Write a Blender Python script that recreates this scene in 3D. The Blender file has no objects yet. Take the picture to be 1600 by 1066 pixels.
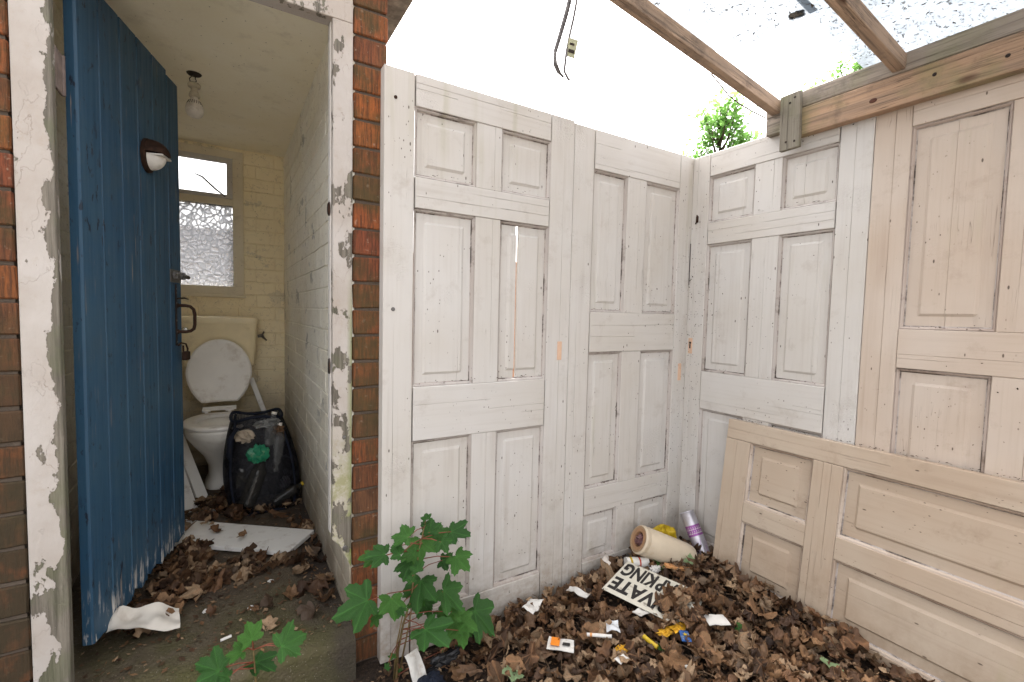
import bpy, math, random
import numpy as np
from mathutils import Vector, Matrix, noise
random.seed(11)
S = bpy.context.scene
COL = S.collection
R = math.radians
# ---------------------------------------------------------------- camera, sky, sun, exposure
cam = bpy.data.objects.new('camera', bpy.data.cameras.new('camera'))
COL.objects.link(cam)
cam.data.sensor_width = 36
cam.data.lens = 16.398
cam.data.clip_start = 0.02
cam.data.clip_end = 500
rx = Vector((0.854083, -0.519642, 0.02269)); ru = Vector((0.010357, 0.060605, 0.998108)); rf = Vector((0.520034, 0.852232, -0.057143))
cam.matrix_world = Matrix(((rx.x, ru.x, -rf.x, 0), (rx.y, ru.y, -rf.y, 0), (rx.z, ru.z, -rf.z, 1.2), (0, 0, 0, 1)))
S.camera = cam
SUN_EL, SUN_AZ = 60, 25      # azimuth clockwise from +Y
W = bpy.data.worlds.new('World'); S.world = W; W.use_nodes = True
wn, wl = W.node_tree.nodes, W.node_tree.links
bg = wn['Background']
sky = wn.new('ShaderNodeTexSky'); sky.sky_type = 'NISHITA'; sky.sun_disc = False
sky.sun_elevation = R(SUN_EL); sky.sun_rotation = R(SUN_AZ); sky.dust_density = 6; sky.air_density = 1.0; sky.ozone_density = 1
hs = wn.new('ShaderNodeHueSaturation'); hs.inputs['Saturation'].default_value = 0.16
wl.new(sky.outputs[0], hs.inputs['Color'])
tint = wn.new('ShaderNodeMixRGB'); tint.blend_type = 'MULTIPLY'; tint.inputs[0].default_value = 1; tint.inputs[2].default_value = (1.0, 0.975, 0.955, 1)
wl.new(hs.outputs[0], tint.inputs[1]); wl.new(tint.outputs[0], bg.inputs['Color'])
bg.inputs['Strength'].default_value = 0.15
sun = bpy.data.objects.new('sun', bpy.data.lights.new('sun', 'SUN')); COL.objects.link(sun)
sun.data.energy = 0.5; sun.data.angle = R(28); sun.data.color = (1, .96, .9)
sd = Vector((math.sin(R(SUN_AZ)) * math.cos(R(SUN_EL)), math.cos(R(SUN_AZ)) * math.cos(R(SUN_EL)), math.sin(R(SUN_EL))))
sun.rotation_euler = (-sd).to_track_quat('-Z', 'Y').to_euler()
sun.location = sd * 10
S.view_settings.view_transform = 'Standard'; S.view_settings.look = 'None'
S.view_settings.exposure = 2.68; S.view_settings.gamma = 1; S.view_settings.use_curve_mapping = False
S.cycles.max_bounces = 10; S.cycles.diffuse_bounces = 10; S.cycles.transparent_max_bounces = 24; S.cycles.transmission_bounces = 6

# ---------------------------------------------------------------- node helper
def lin(r, g, b):
    f = lambda c: (c / 255 / 12.92) if c / 255 <= .04045 else ((c / 255 + .055) / 1.055) ** 2.4
    return (f(r), f(g), f(b), 1)
class NT:
    def __init__(s, name):
        s.m = bpy.data.materials.new(name); s.m.use_nodes = True
        s.t = s.m.node_tree; s.b = s.t.nodes['Principled BSDF']; s.out = s.t.nodes['Material Output']
        s.b.inputs['Specular IOR Level'].default_value = .3
    def n(s, typ, ins=None, **kw):
        x = s.t.nodes.new(typ)
        for k, v in kw.items(): setattr(x, k, v)
        for k, v in (ins or {}).items():
            if isinstance(v, bpy.types.NodeSocket): s.t.links.new(v, x.inputs[k])
            else: x.inputs[k].default_value = v
        return x
    def coord(s, kind='Object', scale=(1, 1, 1), rnd=True):
        tc = s.n('ShaderNodeTexCoord')
        if kind == 'World': v = s.n('ShaderNodeNewGeometry').outputs['Position']
        else: v = tc.outputs[kind]
        mp = s.n('ShaderNodeMapping', {'Vector': v, 'Scale': scale})
        if rnd and kind != 'World':
            oi = s.n('ShaderNodeObjectInfo')
            ml = s.n('ShaderNodeMath', {0: oi.outputs['Random'], 1: 37.0}, operation='MULTIPLY')
            s.t.links.new(ml.outputs[0], mp.inputs['Location'])
        return mp.outputs[0]
    def noise(s, v, scale, detail=4, rough=.55, dist=0):
        return s.n('ShaderNodeTexNoise', {'Vector': v, 'Scale': scale, 'Detail': detail, 'Roughness': rough, 'Distortion': dist}).outputs['Fac']
    def vor(s, v, scale, feature='F1', out='Distance', rand=1.0):
        return s.n('ShaderNodeTexVoronoi', {'Vector': v, 'Scale': scale, 'Randomness': rand}, feature=feature).outputs[out]
    def ramp(s, f, a, b, c0=0., c1=1.):
        return s.n('ShaderNodeMapRange', {0: f, 1: a, 2: b, 3: c0, 4: c1}, clamp=True).outputs[0]
    def mix(s, f, a, b, mode='MIX'):
        return s.n('ShaderNodeMixRGB', {0: f, 1: a, 2: b}, blend_type=mode).outputs[0]
    def m_(s, op, a, b=0., c=0.):
        return s.n('ShaderNodeMath', {0: a, 1: b, 2: c}, operation=op).outputs[0]
    def sep(s, v):
        return s.n('ShaderNodeSeparateXYZ', {0: v}).outputs
    def set(s, col=None, rough=None, h=None, hd=.002, hs=1.0, **kw):
        if col is not None:
            if isinstance(col, bpy.types.NodeSocket): s.t.links.new(col, s.b.inputs['Base Color'])
            else: s.b.inputs['Base Color'].default_value = col
        if rough is not None:
            if isinstance(rough, bpy.types.NodeSocket): s.t.links.new(rough, s.b.inputs['Roughness'])
            else: s.b.inputs['Roughness'].default_value = rough
        if h is not None:
            bp = s.n('ShaderNodeBump', {'Height': h, 'Distance': hd, 'Strength': hs})
            s.t.links.new(bp.outputs[0], s.b.inputs['Normal'])
        for k, v in kw.items(): s.b.inputs[k].default_value = v
        return s.m

def g3(x): return (x, x, x, 1)
def plain(name, c, rough=.5, var=.12, dirt=.35, metal=0., dirtc=(.10, .075, .05, 1), sc=30):
    N = NT(name); v = N.coord()
    a = N.noise(v, sc, 4); c2 = tuple(x * (1 - var) for x in c[:3]) + (1,)
    col = N.mix(N.ramp(a, .35, .65), c, c2)
    d = N.ramp(N.noise(v, sc * .7, 8, .7), .55, .68, 0, dirt)
    col = N.mix(d, col, dirtc)
    return N.set(col, rough, a, .0015, .5, Metallic=metal)

def paint(name, base, warm, dirt, vert, specks=1.0, crackle=.0, grime=.25):
    """weathered brushed gloss paint on joinery; vert: grain along z, else along x"""
    N = NT(name); v = N.coord(); st = N.coord(scale=(90, 90, 3) if vert else (3, 90, 90))
    big = N.noise(v, 2.3, 3)
    col = N.mix(N.ramp(big, .35, .65), base, warm)
    gr = N.noise(st, 1.0, 5, .6)
    col = N.mix(N.ramp(gr, .5, .8, 0, .16), col, dirt)
    # vertical water runs
    rs = N.coord(scale=(28, 28, 1.1) if vert else (1.1, 28, 28))
    runs = N.m_('MULTIPLY', N.ramp(N.noise(rs, 1, 3), .55, .75), N.ramp(N.noise(v, 3.1, 2), .5, .62))
    col = N.mix(N.m_('MULTIPLY', runs, grime), col, dirt)
    # blotchy grime
    bl = N.ramp(N.noise(v, 9, 9, .72), .56, .74, 0, grime * 1.3)
    col = N.mix(bl, col, dirt)
    wz = N.sep(N.coord('World'))[2]; wv_ = N.coord('World')
    spl = N.m_('MULTIPLY', N.ramp(N.m_('ADD', wz, N.m_('MULTIPLY', N.noise(wv_, 7, 6, .7), .35)), .18, .5, 1, 0), N.ramp(N.noise(wv_, 30, 6, .7), .35, .65, .25, .8))
    col = N.mix(spl, col, (.20, .14, .085, 1))
    gdr = N.m_('MULTIPLY', N.ramp(N.noise(N.n('ShaderNodeMapping', {'Vector': wv_, 'Scale': (14, 14, .8)}).outputs[0], 1, 3), .6, .75), N.ramp(N.noise(wv_, 1.6, 3), .52, .62))
    col = N.mix(N.m_('MULTIPLY', gdr, .35), col, (.28, .27, .13, 1))
    # fly specks and bits in clusters
    cl = N.ramp(N.noise(v, 4.2, 3), .5, .62)
    sp = N.ramp(N.vor(N.coord(scale=(1, 1, .55)), 75), .10, .16, 1, 0)
    pick = N.ramp(N.vor(v, 75, out='Color'), .5, .55)
    s1 = N.m_('MULTIPLY', N.m_('MULTIPLY', sp, cl), pick)
    sp2 = N.ramp(N.vor(N.coord(scale=(1, 1, .4)), 23), .04, .065, 1, 0)
    s1 = N.m_('MULTIPLY', N.m_('MAXIMUM', s1, sp2), specks)
    col = N.mix(N.m_('MINIMUM', s1, .85), col, (.05, .03, .02, 1))
    # hairline cracks along grain
    ck = N.coord(scale=(55, 55, 1.3) if vert else (1.3, 55, 55))
    cv = N.ramp(N.m_('ABSOLUTE', N.m_('SUBTRACT', N.noise(ck, 1, 2), .5)), .0, .006, 1, 0)
    cm = N.m_('MULTIPLY', cv, N.ramp(N.noise(v, 5, 3), .60, .70, 0, .7))
    col = N.mix(N.m_('MULTIPLY', cm, .65), col, (.09, .06, .04, 1))
    h = N.m_('SUBTRACT', N.m_('MULTIPLY', gr, .16), N.m_('MULTIPLY', cm, 1.2))
    fine = N.noise(v, 160, 3)
    h = N.m_('ADD', h, N.m_('MULTIPLY', fine, .05))
    if crackle:
        e = N.ramp(N.n('ShaderNodeTexVoronoi', {'Vector': v, 'Scale': 95.}, feature='DISTANCE_TO_EDGE').outputs[0], 0, .12)
        mk = N.m_('MULTIPLY', N.ramp(N.noise(v, 3.3, 4), .60, .64), .5)
        h = N.m_('ADD', h, N.m_('MULTIPLY', N.m_('MULTIPLY', e, mk), crackle))
    return N.set(col, N.ramp(big, .3, .7, .42, .6), h, .0022, .8)

WH, WW, WD = (.540, .520, .495, 1), (.50, .470, .43, 1), (.24, .18, .135, 1)
PA_V = paint('white paint upright', WH, WW, WD, True, 1, .9)
PA_H = paint('white paint across', WH, WW, WD, False, 1, .4)
PM = paint('white paint dirty moulding', (.47, .435, .41, 1), (.38, .34, .31, 1), (.11, .085, .065, 1), True, 1, 0, .8)
PB_V = paint('pinkish paint upright', (.51, .435, .37, 1), (.465, .375, .30, 1), (.23, .15, .10, 1), True, .9, .4)
PB_H = paint('pinkish paint across', (.51, .435, .37, 1), (.465, .375, .30, 1), (.23, .15, .10, 1), False, .9, .2)
PBM = paint('pinkish paint dirty moulding', (.44, .37, .325, 1), (.33, .26, .215, 1), (.11, .075, .05, 1), True, 1, 0, .8)
PE_V = paint('beige paint along', (.445, .365, .285, 1), (.395, .305, .225, 1), (.17, .11, .07, 1), True, .8, .0, .3)
PE_H = paint('beige paint across', (.445, .365, .285, 1), (.395, .305, .225, 1), (.17, .11, .07, 1), False, .8, .0, .3)
PEM = paint('beige paint worn moulding', (.50, .42, .35, 1), (.30, .22, .16, 1), (.13, .08, .05, 1), True, .8, 0, .7)

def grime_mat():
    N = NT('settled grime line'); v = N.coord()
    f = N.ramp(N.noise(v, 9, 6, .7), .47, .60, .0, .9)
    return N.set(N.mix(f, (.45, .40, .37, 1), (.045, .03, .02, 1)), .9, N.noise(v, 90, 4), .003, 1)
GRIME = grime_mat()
def wood_mat(name, c1, c2, c3, axis, green=0., knots=True):
    N = NT(name); sc = [26, 26, 26]; sc[axis] = 1.6
    v = N.coord(); vs = N.coord(scale=tuple(sc))
    g = N.noise(vs, 1.2, 6, .65, .8)
    fsc = [120, 120, 120]; fsc[axis] = 4
    f = N.noise(N.coord(scale=tuple(fsc)), 1, 4, .6)
    col = N.mix(N.ramp(g, .35, .65), c1, c2)
    col = N.mix(N.ramp(f, .5, .72, 0, .55), col, c3)
    col = N.mix(N.ramp(N.noise(v, 7, 8, .7), .52, .66, 0, .55), col, c3)
    if green:
        col = N.mix(N.ramp(N.noise(v, 5, 5), .48, .62, 0, green), col, (.17, .19, .07, 1))
    ct = [70, 70, 70]; ct[axis] = 1.1
    cf = N.m_('MULTIPLY', N.ramp(N.m_('ABSOLUTE', N.m_('SUBTRACT', N.noise(N.coord(scale=tuple(ct)), 1, 3, .6), .5)), 0, .012, 1, 0), N.ramp(N.noise(v, 4, 3), .42, .55))
    col = N.mix(N.m_('MULTIPLY', cf, .8), col, (.035, .025, .018, 1))
    g = N.m_('SUBTRACT', g, cf)
    if knots:
        ks = [5., 5., 5.]; ks[axis] = 2.2
        kd = N.vor(N.coord(scale=tuple(ks)), 1.6)
        col = N.mix(N.ramp(kd, .05, .13, .9, 0), col, (.07, .028, .014, 1))
    return N.set(col, .8, N.m_('ADD', g, N.m_('MULTIPLY', f, .6)), .003, .8)
RAF = wood_mat('sawn rafter timber', (.44, .31, .215, 1), (.31, .225, .165, 1), (.065, .05, .042, 1), 0)
PLT = wood_mat('orange brown plate timber', (.42, .27, .17, 1), (.29, .20, .14, 1), (.07, .052, .042, 1), 1, .4)
PLG = wood_mat('grey weathered plate timber', (.33, .28, .23, 1), (.25, .21, .17, 1), (.075, .06, .048, 1), 1, .3)
CLT = wood_mat('green grey cleat timber', (.25, .225, .18, 1), (.18, .16, .125, 1), (.055, .048, .036, 1), 2, .4)

def brick_mat():
    N = NT('rustic facing brick'); v = N.coord()
    rn = N.n('ShaderNodeObjectInfo').outputs['Random']
    cr = N.n('ShaderNodeValToRGB', {0: rn}); e = cr.color_ramp
    cols = [(0, (.17, .058, .024, 1)), (.3, (.30, .085, .026, 1)), (.5, (.14, .068, .034, 1)), (.7, (.34, .105, .026, 1)), (1, (.20, .055, .026, 1))]
    e.elements[0].position, e.elements[0].color = cols[0]; e.elements[1].position, e.elements[1].color = cols[-1]
    for p, c in cols[1:-1]:
        q = e.elements.new(p); q.color = c
    drag = N.noise(N.coord(scale=(150, 150, 14)), 1, 5, .7)
    col = N.mix(N.ramp(drag, .40, .60, 0, .8), cr.outputs[0], (.055, .024, .014, 1))
    col = N.mix(N.ramp(N.noise(v, 60, 3), .63, .72, 0, .4), col, (.42, .34, .26, 1))
    w = N.coord('World'); al = N.ramp(N.noise(w, 5.5, 6, .65), .45, .6, 0, .72)
    al = N.m_('MULTIPLY', al, N.ramp(N.noise(v, 22, 3), .3, .55, .55, 1))
    col = N.mix(al, col, (.055, .048, .018, 1))
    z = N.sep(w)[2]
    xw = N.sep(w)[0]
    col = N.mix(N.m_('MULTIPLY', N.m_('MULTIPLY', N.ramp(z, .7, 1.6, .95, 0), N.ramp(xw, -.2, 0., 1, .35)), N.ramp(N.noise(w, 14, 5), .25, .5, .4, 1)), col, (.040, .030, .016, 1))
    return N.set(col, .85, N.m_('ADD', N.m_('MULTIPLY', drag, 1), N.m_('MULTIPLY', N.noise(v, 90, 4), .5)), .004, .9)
BRICK = brick_mat()
def mortar_mat():
    N = NT('lime mortar'); w = N.coord('World')
    col = N.mix(N.noise(w, 40, 5), (.13, .10, .078, 1), (.06, .048, .036, 1))
    return N.set(col, .95, N.noise(w, 150, 4), .004, 1)
MORTAR = mortar_mat()
def cream_mat(name, a, b, stain, peel=0., low=True):
    N = NT(name); w = N.coord('World')
    n1 = N.noise(w, 2.2, 5, .6)
    col = N.mix(N.ramp(n1, .35, .65), a, b)
    col = N.mix(N.ramp(N.noise(w, 11, 8, .75), .54, .72, 0, .45), col, stain)
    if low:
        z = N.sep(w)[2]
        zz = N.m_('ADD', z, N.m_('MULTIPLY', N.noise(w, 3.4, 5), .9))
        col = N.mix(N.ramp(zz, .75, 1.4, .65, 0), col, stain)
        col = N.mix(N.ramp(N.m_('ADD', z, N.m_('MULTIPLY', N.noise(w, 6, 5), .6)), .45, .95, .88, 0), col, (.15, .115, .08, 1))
    h = N.m_('MULTIPLY', N.noise(w, 60, 6, .6), .6)
    if peel:
        pn = N.noise(w, 6, 9, .6)
        pk = N.m_('MULTIPLY', N.ramp(pn, .595, .605), N.ramp(N.noise(w, 1.7, 2), .45, .55))
        col = N.mix(N.m_('MULTIPLY', pk, peel), col, (.34, .33, .31, 1))
        h = N.m_('SUBTRACT', h, N.m_('MULTIPLY', pk, .6))
        cr = N.ramp(N.m_('ABSOLUTE', N.m_('SUBTRACT', N.noise(w, 9, 5), .5)), 0, .006, .5, 0)
        col = N.mix(cr, col, (.2, .16, .11, 1))
    col = N.mix(N.ramp(N.vor(w, 30), .05, .09, .7, 0), col, (.12, .08, .05, 1))
    return N.set(col, .62, h, .003, .8)
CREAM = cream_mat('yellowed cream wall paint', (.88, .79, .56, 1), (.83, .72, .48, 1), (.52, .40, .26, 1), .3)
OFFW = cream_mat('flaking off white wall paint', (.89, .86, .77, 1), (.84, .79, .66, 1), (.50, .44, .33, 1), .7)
CEIL = cream_mat('stained ceiling paint', (.89, .84, .70, 1), (.84, .77, .59, 1), (.52, .45, .34, 1), 0, False)
WINP = cream_mat('cream window frame paint', (.76, .70, .55, 1), (.66, .58, .42, 1), (.30, .24, .16, 1), 0, False)

def peel_mat(name, seed, moss):
    """flaking white paint over grey wood; the bare patches have crisp ragged edges"""
    N = NT(name); w = N.coord('World')
    x, y, z = N.sep(w)
    p = N.n('ShaderNodeMapping', {'Vector': w, 'Scale': (1, 1, .55), 'Location': (seed, seed, seed)}).outputs[0]
    n1 = N.noise(p, 15, 12, .64); n2 = N.noise(p, 55, 5, .6)
    f = N.m_('ADD', n1, N.m_('MULTIPLY', n2, .12))
    if moss:   # right jamb: patches grow downward, lower end mossy
        thr = N.ramp(z, .3, 2.0, .580, .635)
    else:      # left jamb: bare wood along the arris and low down
        ex = N.ramp(x, -.378, -.352, .0, .20)
        thr = N.m_('SUBTRACT', N.ramp(z, .1, 1.2, .575, .685), ex)
    bare = N.ramp(N.m_('SUBTRACT', f, thr), -.002, .002)
    grain = N.noise(N.n('ShaderNodeMapping', {'Vector': w, 'Scale': (120, 120, 5)}).outputs[0], 1, 5, .65)
    woodc = N.mix(N.ramp(grain, .35, .7), (.21, .185, .15, 1), (.075, .065, .05, 1))
    woodc = N.mix(N.ramp(N.noise(w, 9, 4), .48, .64, 0, .5), woodc, (.12, .13, .07, 1))
    pc = N.mix(N.ramp(N.noise(w, 5, 5), .4, .65), (.45, .415, .385, 1), (.38, .335, .295, 1))
    pc = N.mix(N.ramp(N.noise(w, 30, 8, .75), .55, .72, 0, .4), pc, (.34, .27, .2, 1))
    if moss:
        mz = N.ramp(N.m_('ADD', z, N.m_('MULTIPLY', N.noise(w, 14, 6), .7)), .75, 1.25, 1, 0)
        pc = N.mix(N.m_('MULTIPLY', mz, .55), pc, (.44, .40, .26, 1))
        mo = N.m_('MULTIPLY', mz, N.ramp(N.noise(w, 24, 9, .7), .46, .58))
        pc = N.mix(N.m_('MULTIPLY', mo, .85), pc, (.20, .21, .045, 1))
        ar = N.m_('MULTIPLY', N.ramp(x, .325, .34), N.ramp(z, 1.35, 1.15))
        pc = N.mix(N.m_('MULTIPLY', ar, .7), pc, (.16, .19, .05, 1))
    # lifted edge lines between patches
    edge = N.ramp(N.m_('SUBTRACT', f, thr), -.012, 0, 0, .45)
    pc = N.mix(edge, pc, (.3, .25, .2, 1))
    crk = N.ramp(N.m_('ABSOLUTE', N.m_('SUBTRACT', N.noise(p, 14, 5, .5), .5)), 0, .004, .6, 0)
    pc = N.mix(N.m_('MULTIPLY', crk, N.ramp(N.noise(w, 8, 3), .45, .6)), pc, (.22, .17, .13, 1))
    col = N.mix(bare, pc, woodc)
    h = N.m_('ADD', N.m_('MULTIPLY', bare, -1.2), N.m_('MULTIPLY', grain, N.m_('MULTIPLY', bare, .7)))
    h = N.m_('SUBTRACT', N.m_('ADD', h, N.m_('MULTIPLY', n2, .4)), N.m_('MULTIPLY', crk, .15))
    return N.set(col, .6, h, .006, 1.)
JAMB_R = peel_mat('flaking white paint with moss', 3.1, True)
JAMB_L = peel_mat('flaking white paint over bare wood', 8.4, False)

def blue_mat():
    N = NT('weathered blue gloss paint'); v = N.coord(rnd=False); vr = N.coord()
    st = N.coord(scale=(70, 70, 2.2)); g = N.noise(st, 1, 6, .65)
    col = N.mix(N.ramp(N.noise(v, 3, 4), .35, .7), (.022, .070, .132, 1), (.038, .090, .140, 1))
    col = N.mix(N.ramp(g, .52, .8, 0, .4), col, (.010, .028, .052, 1))
    col = N.mix(N.ramp(N.noise(v, 8, 8, .7), .52, .7, 0, .55), col, (.042, .08, .11, 1))
    nick = N.m_('MULTIPLY', N.ramp(N.noise(N.coord(scale=(1, 1, .35)), 60, 5, .6), .61, .64), N.ramp(N.noise(v, 6, 2), .42, .55))
    col = N.mix(nick, col, (.012, .02, .035, 1))
    z = N.sep(N.coord('World'))[2]
    lowm = N.ramp(N.m_('ADD', z, N.m_('MULTIPLY', N.noise(st, 1.4, 5), .35)), .42, .56, 1, 0)
    wp = N.m_('MULTIPLY', lowm, N.ramp(N.m_('ADD', N.noise(N.coord(scale=(60, 60, 9)), 1, 5, .7), N.m_('MULTIPLY', N.noise(v, 9, 3), .5)), .80, .86))
    col = N.mix(wp, col, (.55, .52, .48, 1))
    ck = N.m_('MULTIPLY', N.ramp(N.noise(N.coord(scale=(130, 130, 4)), 1, 3), .66, .70), N.ramp(N.noise(v, 4, 3), .46, .58))
    dk = N.m_('MULTIPLY', N.ramp(N.noise(N.coord(scale=(90, 90, 2.5)), 1, 4), .58, .64), N.m_('MULTIPLY', N.ramp(N.sep(v)[0], .2, .45), N.ramp(N.noise(v, 5, 4), .42, .6)))
    col = N.mix(N.m_('MULTIPLY', dk, .75), col, (.010, .022, .040, 1))
    col = N.mix(ck, col, (.34, .26, .2, 1))
    h = N.m_('SUBTRACT', N.m_('MULTIPLY', g, .5), N.m_('MULTIPLY', nick, .5))
    return N.set(col, N.ramp(g, .3, .7, .42, .62), h, .003, .3)
BLUE = blue_mat()

def conc_mat():
    N = NT('mossy concrete'); w = N.coord('World'); x, y, z = N.sep(w)
    n = N.noise(w, 5, 7, .65); ag = N.vor(w, 130)
    col = N.mix(N.ramp(n, .35, .65), (.115, .088, .062, 1), (.068, .050, .034, 1))
    col = N.mix(N.ramp(N.noise(w, 40, 6, .7), .5, .7, 0, .6), col, (.16, .13, .095, 1))
    gm = N.m_('MULTIPLY', N.ramp(N.m_('ADD', y, N.m_('MULTIPLY', n, .8)), 2.0, 2.45, 1, 0), N.ramp(N.noise(w, 8, 6), .36, .58, .25, .85))
    col = N.mix(gm, col, (.064, .062, .020, 1))
    col = N.mix(N.m_('MULTIPLY', N.ramp(ag, .12, .22, 1, 0), N.ramp(N.vor(w, 130, out='Color'), .6, .7)), col, (.24, .21, .16, 1))
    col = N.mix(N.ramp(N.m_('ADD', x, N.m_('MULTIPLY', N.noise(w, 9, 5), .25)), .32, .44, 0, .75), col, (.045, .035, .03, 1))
    return N.set(col, .9, N.m_('ADD', N.m_('MULTIPLY', N.noise(w, 70, 6, .7), 1), N.m_('MULTIPLY', ag, .5)), .006, 1)
CONC = conc_mat()
def soil_mat():
    N = NT('dark humus soil'); w = N.coord('World')
    col = N.mix(N.ramp(N.noise(w, 60, 8, .75), .4, .65), (.014, .009, .006, 1), (.05, .032, .02, 1))
    col = N.mix(N.ramp(N.vor(w, 90), .12, .2, .6, 0), col, (.16, .11, .07, 1))
    return N.set(col, .95, N.noise(w, 90, 6, .7), .012, 1)
SOIL = soil_mat()
def leaf_mat(name, cols, trans, rough=.5):
    N = NT(name); v = N.coord()
    at = N.n('ShaderNodeAttribute', attribute_name='tint').outputs['Fac']
    rn = N.n('ShaderNodeObjectInfo').outputs['Random']
    f = N.m_('FRACT', N.m_('ADD', at, rn))
    cr = N.n('ShaderNodeValToRGB', {0: f}); e = cr.color_ramp
    e.elements[0].position = 0; e.elements[0].color = cols[0]; e.elements[1].position = 1; e.elements[1].color = cols[-1]
    for i, c in enumerate(cols[1:-1]):
        q = e.elements.new((i + 1) / (len(cols) - 1)); q.color = c
    nn = N.noise(v, 45, 6, .7)
    col = N.mix(N.ramp(nn, .4, .7, 0, .6), cr.outputs[0], tuple(c * .45 for c in cols[0][:3]) + (1,))
    vn = N.n('ShaderNodeAttribute', attribute_name='vein').outputs['Fac']
    col = N.mix(N.ramp(vn, .55, 1., 0, .45), col, tuple(min(1, c * 2.4) for c in cols[1][:3]) + (1,))
    N.set(col, rough, N.noise(v, 120, 4), .003, .8)
    if trans:
        tr = N.n('ShaderNodeBsdfTranslucent', {'Color': tuple(min(1, c * 1.5) for c in cols[1][:3]) + (1,)})
        mx = N.n('ShaderNodeMixShader', {0: trans, 1: N.b.outputs[0], 2: tr.outputs[0]})
        N.t.links.new(mx.outputs[0], N.out.inputs[0])
    return N.m
DEAD = leaf_mat('dry brown leaf', [(.05, .026, .014, 1), (.17, .085, .04, 1), (.035, .018, .011, 1), (.28, .155, .075, 1), (.022, .012, .008, 1), (.44, .30, .18, 1), (.09, .042, .02, 1)], .1, .6)
GREEN = leaf_mat('fresh green leaf', [(.020, .072, .012, 1), (.030, .100, .016, 1), (.055, .155, .020, 1)], .18, .42)
TREEG = leaf_mat('tree foliage', [(.10, .20, .05, 1), (.14, .27, .07, 1), (.17, .28, .10, 1)], .6, .5)

RUST = plain('rusty brown metal', (.055, .028, .018, 1), .7, .5, .6, .5, (.02, .012, .008, 1), 60)
DARKM = plain('blackened iron', (.035, .026, .022, 1), .5, .3, .5, .6, (.09, .04, .02, 1), 60)
STEEL = plain('dull grey steel', (.20, .19, .18, 1), .5, .3, .5, .7, (.07, .05, .035, 1), 60)
PORC = plain('grimy white porcelain', (.86, .83, .76, 1), .22, .06, .35, 0, (.38, .30, .2, 1), 9)
SEATM = plain('grimy white plastic seat', (.85, .82, .77, 1), .35, .06, .4, 0, (.40, .31, .22, 1), 11)
CIST = plain('yellowed plastic cistern', (.88, .76, .50, 1), .38, .08, .3, 0, (.35, .25, .13, 1), 12)
WBOARD = plain('white melamine board', (.80, .78, .74, 1), .35, .05, .5, 0, (.28, .20, .14, 1), 16)
CLOTH = plain('dirty white cloth', (.58, .54, .48, 1), .8, .08, .35, 0, (.35, .26, .2, 1), 20)
PAPER = plain('crumpled white paper', (.62, .60, .56, 1), .7, .15, .75, 0, (.3, .22, .15, 1), 30)
PEACH = plain('bare pinkish filler', (.62, .42, .30, 1), .7, .12, .3)
BLACK = plain('black lettering', (.022, .020, .020, 1), .5, .2, .15)
SIGNW = plain('worn cream sign plate', (.60, .57, .48, 1), .4, .1, .9, 0, (.10, .075, .05, 1), 34)
TUBE = plain('cream plastic tube', (.56, .47, .35, 1), .4, .15, .6, 0, (.40, .27, .15, 1), 11)
PURP = plain('purple can print', (.28, .08, .30, 1), .4, .25, .5, .3, (.6, .58, .55, 1), 25)
SILV = plain('scuffed silver can', (.50, .48, .52, 1), .35, .2, .5, .5, (.3, .2, .17, 1), 25)
YELL = plain('yellow plastic', (.55, .38, .02, 1), .4, .25, .7, 0, (.12, .06, .02, 1), 30)
ORNG = plain('orange split timber', (.62, .30, .12, 1), .7, .3, .3)
REDM = plain('red print', (.45, .06, .03, 1), .5, .2, .3)
NAVY = plain('navy blue fabric', (.007, .011, .024, 1), .75, .3, .2)
BLUEP = plain('blue printed card', (.03, .10, .30, 1), .4, .2, .3, 0, (.6, .55, .3, 1), 60)
GRNP = plain('green printed film', (.02, .22, .11, 1), .35, .3, .3, 0, (.6, .62, .4, 1), 60)
CABLE = plain('perished grey cable', (.16, .15, .15, 1), .7, .4, .5, 0, (.4, .38, .36, 1), 90)
TAG = plain('faded cable tag', (.42, .42, .28, 1), .6, .2, .4)
ROOFM = plain('mottled roof concrete', (.30, .26, .21, 1), .95, .5, .6, 0, (.09, .075, .06, 1), 30)
OUTB = plain('orange crack glow colour', (.62, .33, .20, 1), .9, .3, .2)  # orange stands in for the warm glow in the door crack
BARK = plain('grey bark', (.12, .09, .06, 1), .9, .4, .4)
TWIG = plain('brown twig', (.13, .08, .045, 1), .8, .4, .4)
STEMM = plain('reddish green stem', (.17, .12, .05, 1), .6, .3, .2)
LAMPW = plain('dusty white lamp plastic', (.72, .68, .62, 1), .45, .1, .5, 0, (.3, .24, .17, 1), 60)

def glass_mat(name, pat, alpha, col=(.75, .78, .80, 1)):
    N = NT(name); v = N.coord()
    tr = N.n('ShaderNodeBsdfTransparent', {'Color': (.96, .97, .97, 1)})
    tl = N.n('ShaderNodeBsdfTranslucent', {'Color': col})
    gl = N.n('ShaderNodeBsdfGlossy', {'Roughness': .25})
    mx = N.n('ShaderNodeMixShader', {0: alpha, 1: tr.outputs[0], 2: tl.outputs[0]})
    if pat:
        vw = N.mix(.06, v, N.n('ShaderNodeTexNoise', {'Vector': v, 'Scale': 14.}).outputs['Color'])
        e = N.n('ShaderNodeTexVoronoi', {'Vector': vw, 'Scale': 34.}, feature='DISTANCE_TO_EDGE').outputs[0]
        k = N.ramp(e, .0, .22, 1., .42)
        N.t.links.new(k, mx.inputs[0])
        bp = N.n('ShaderNodeBump', {'Height': e, 'Distance': .01, 'Strength': 1.})
        N.t.links.new(bp.outputs[0], gl.inputs['Normal']); N.t.links.new(bp.outputs[0], tl.inputs['Normal'])
    m2 = N.n('ShaderNodeMixShader', {0: .08, 1: mx.outputs[0], 2: gl.outputs[0]})
    N.t.links.new(m2.outputs[0], N.out.inputs[0])
    return N.m
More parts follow.
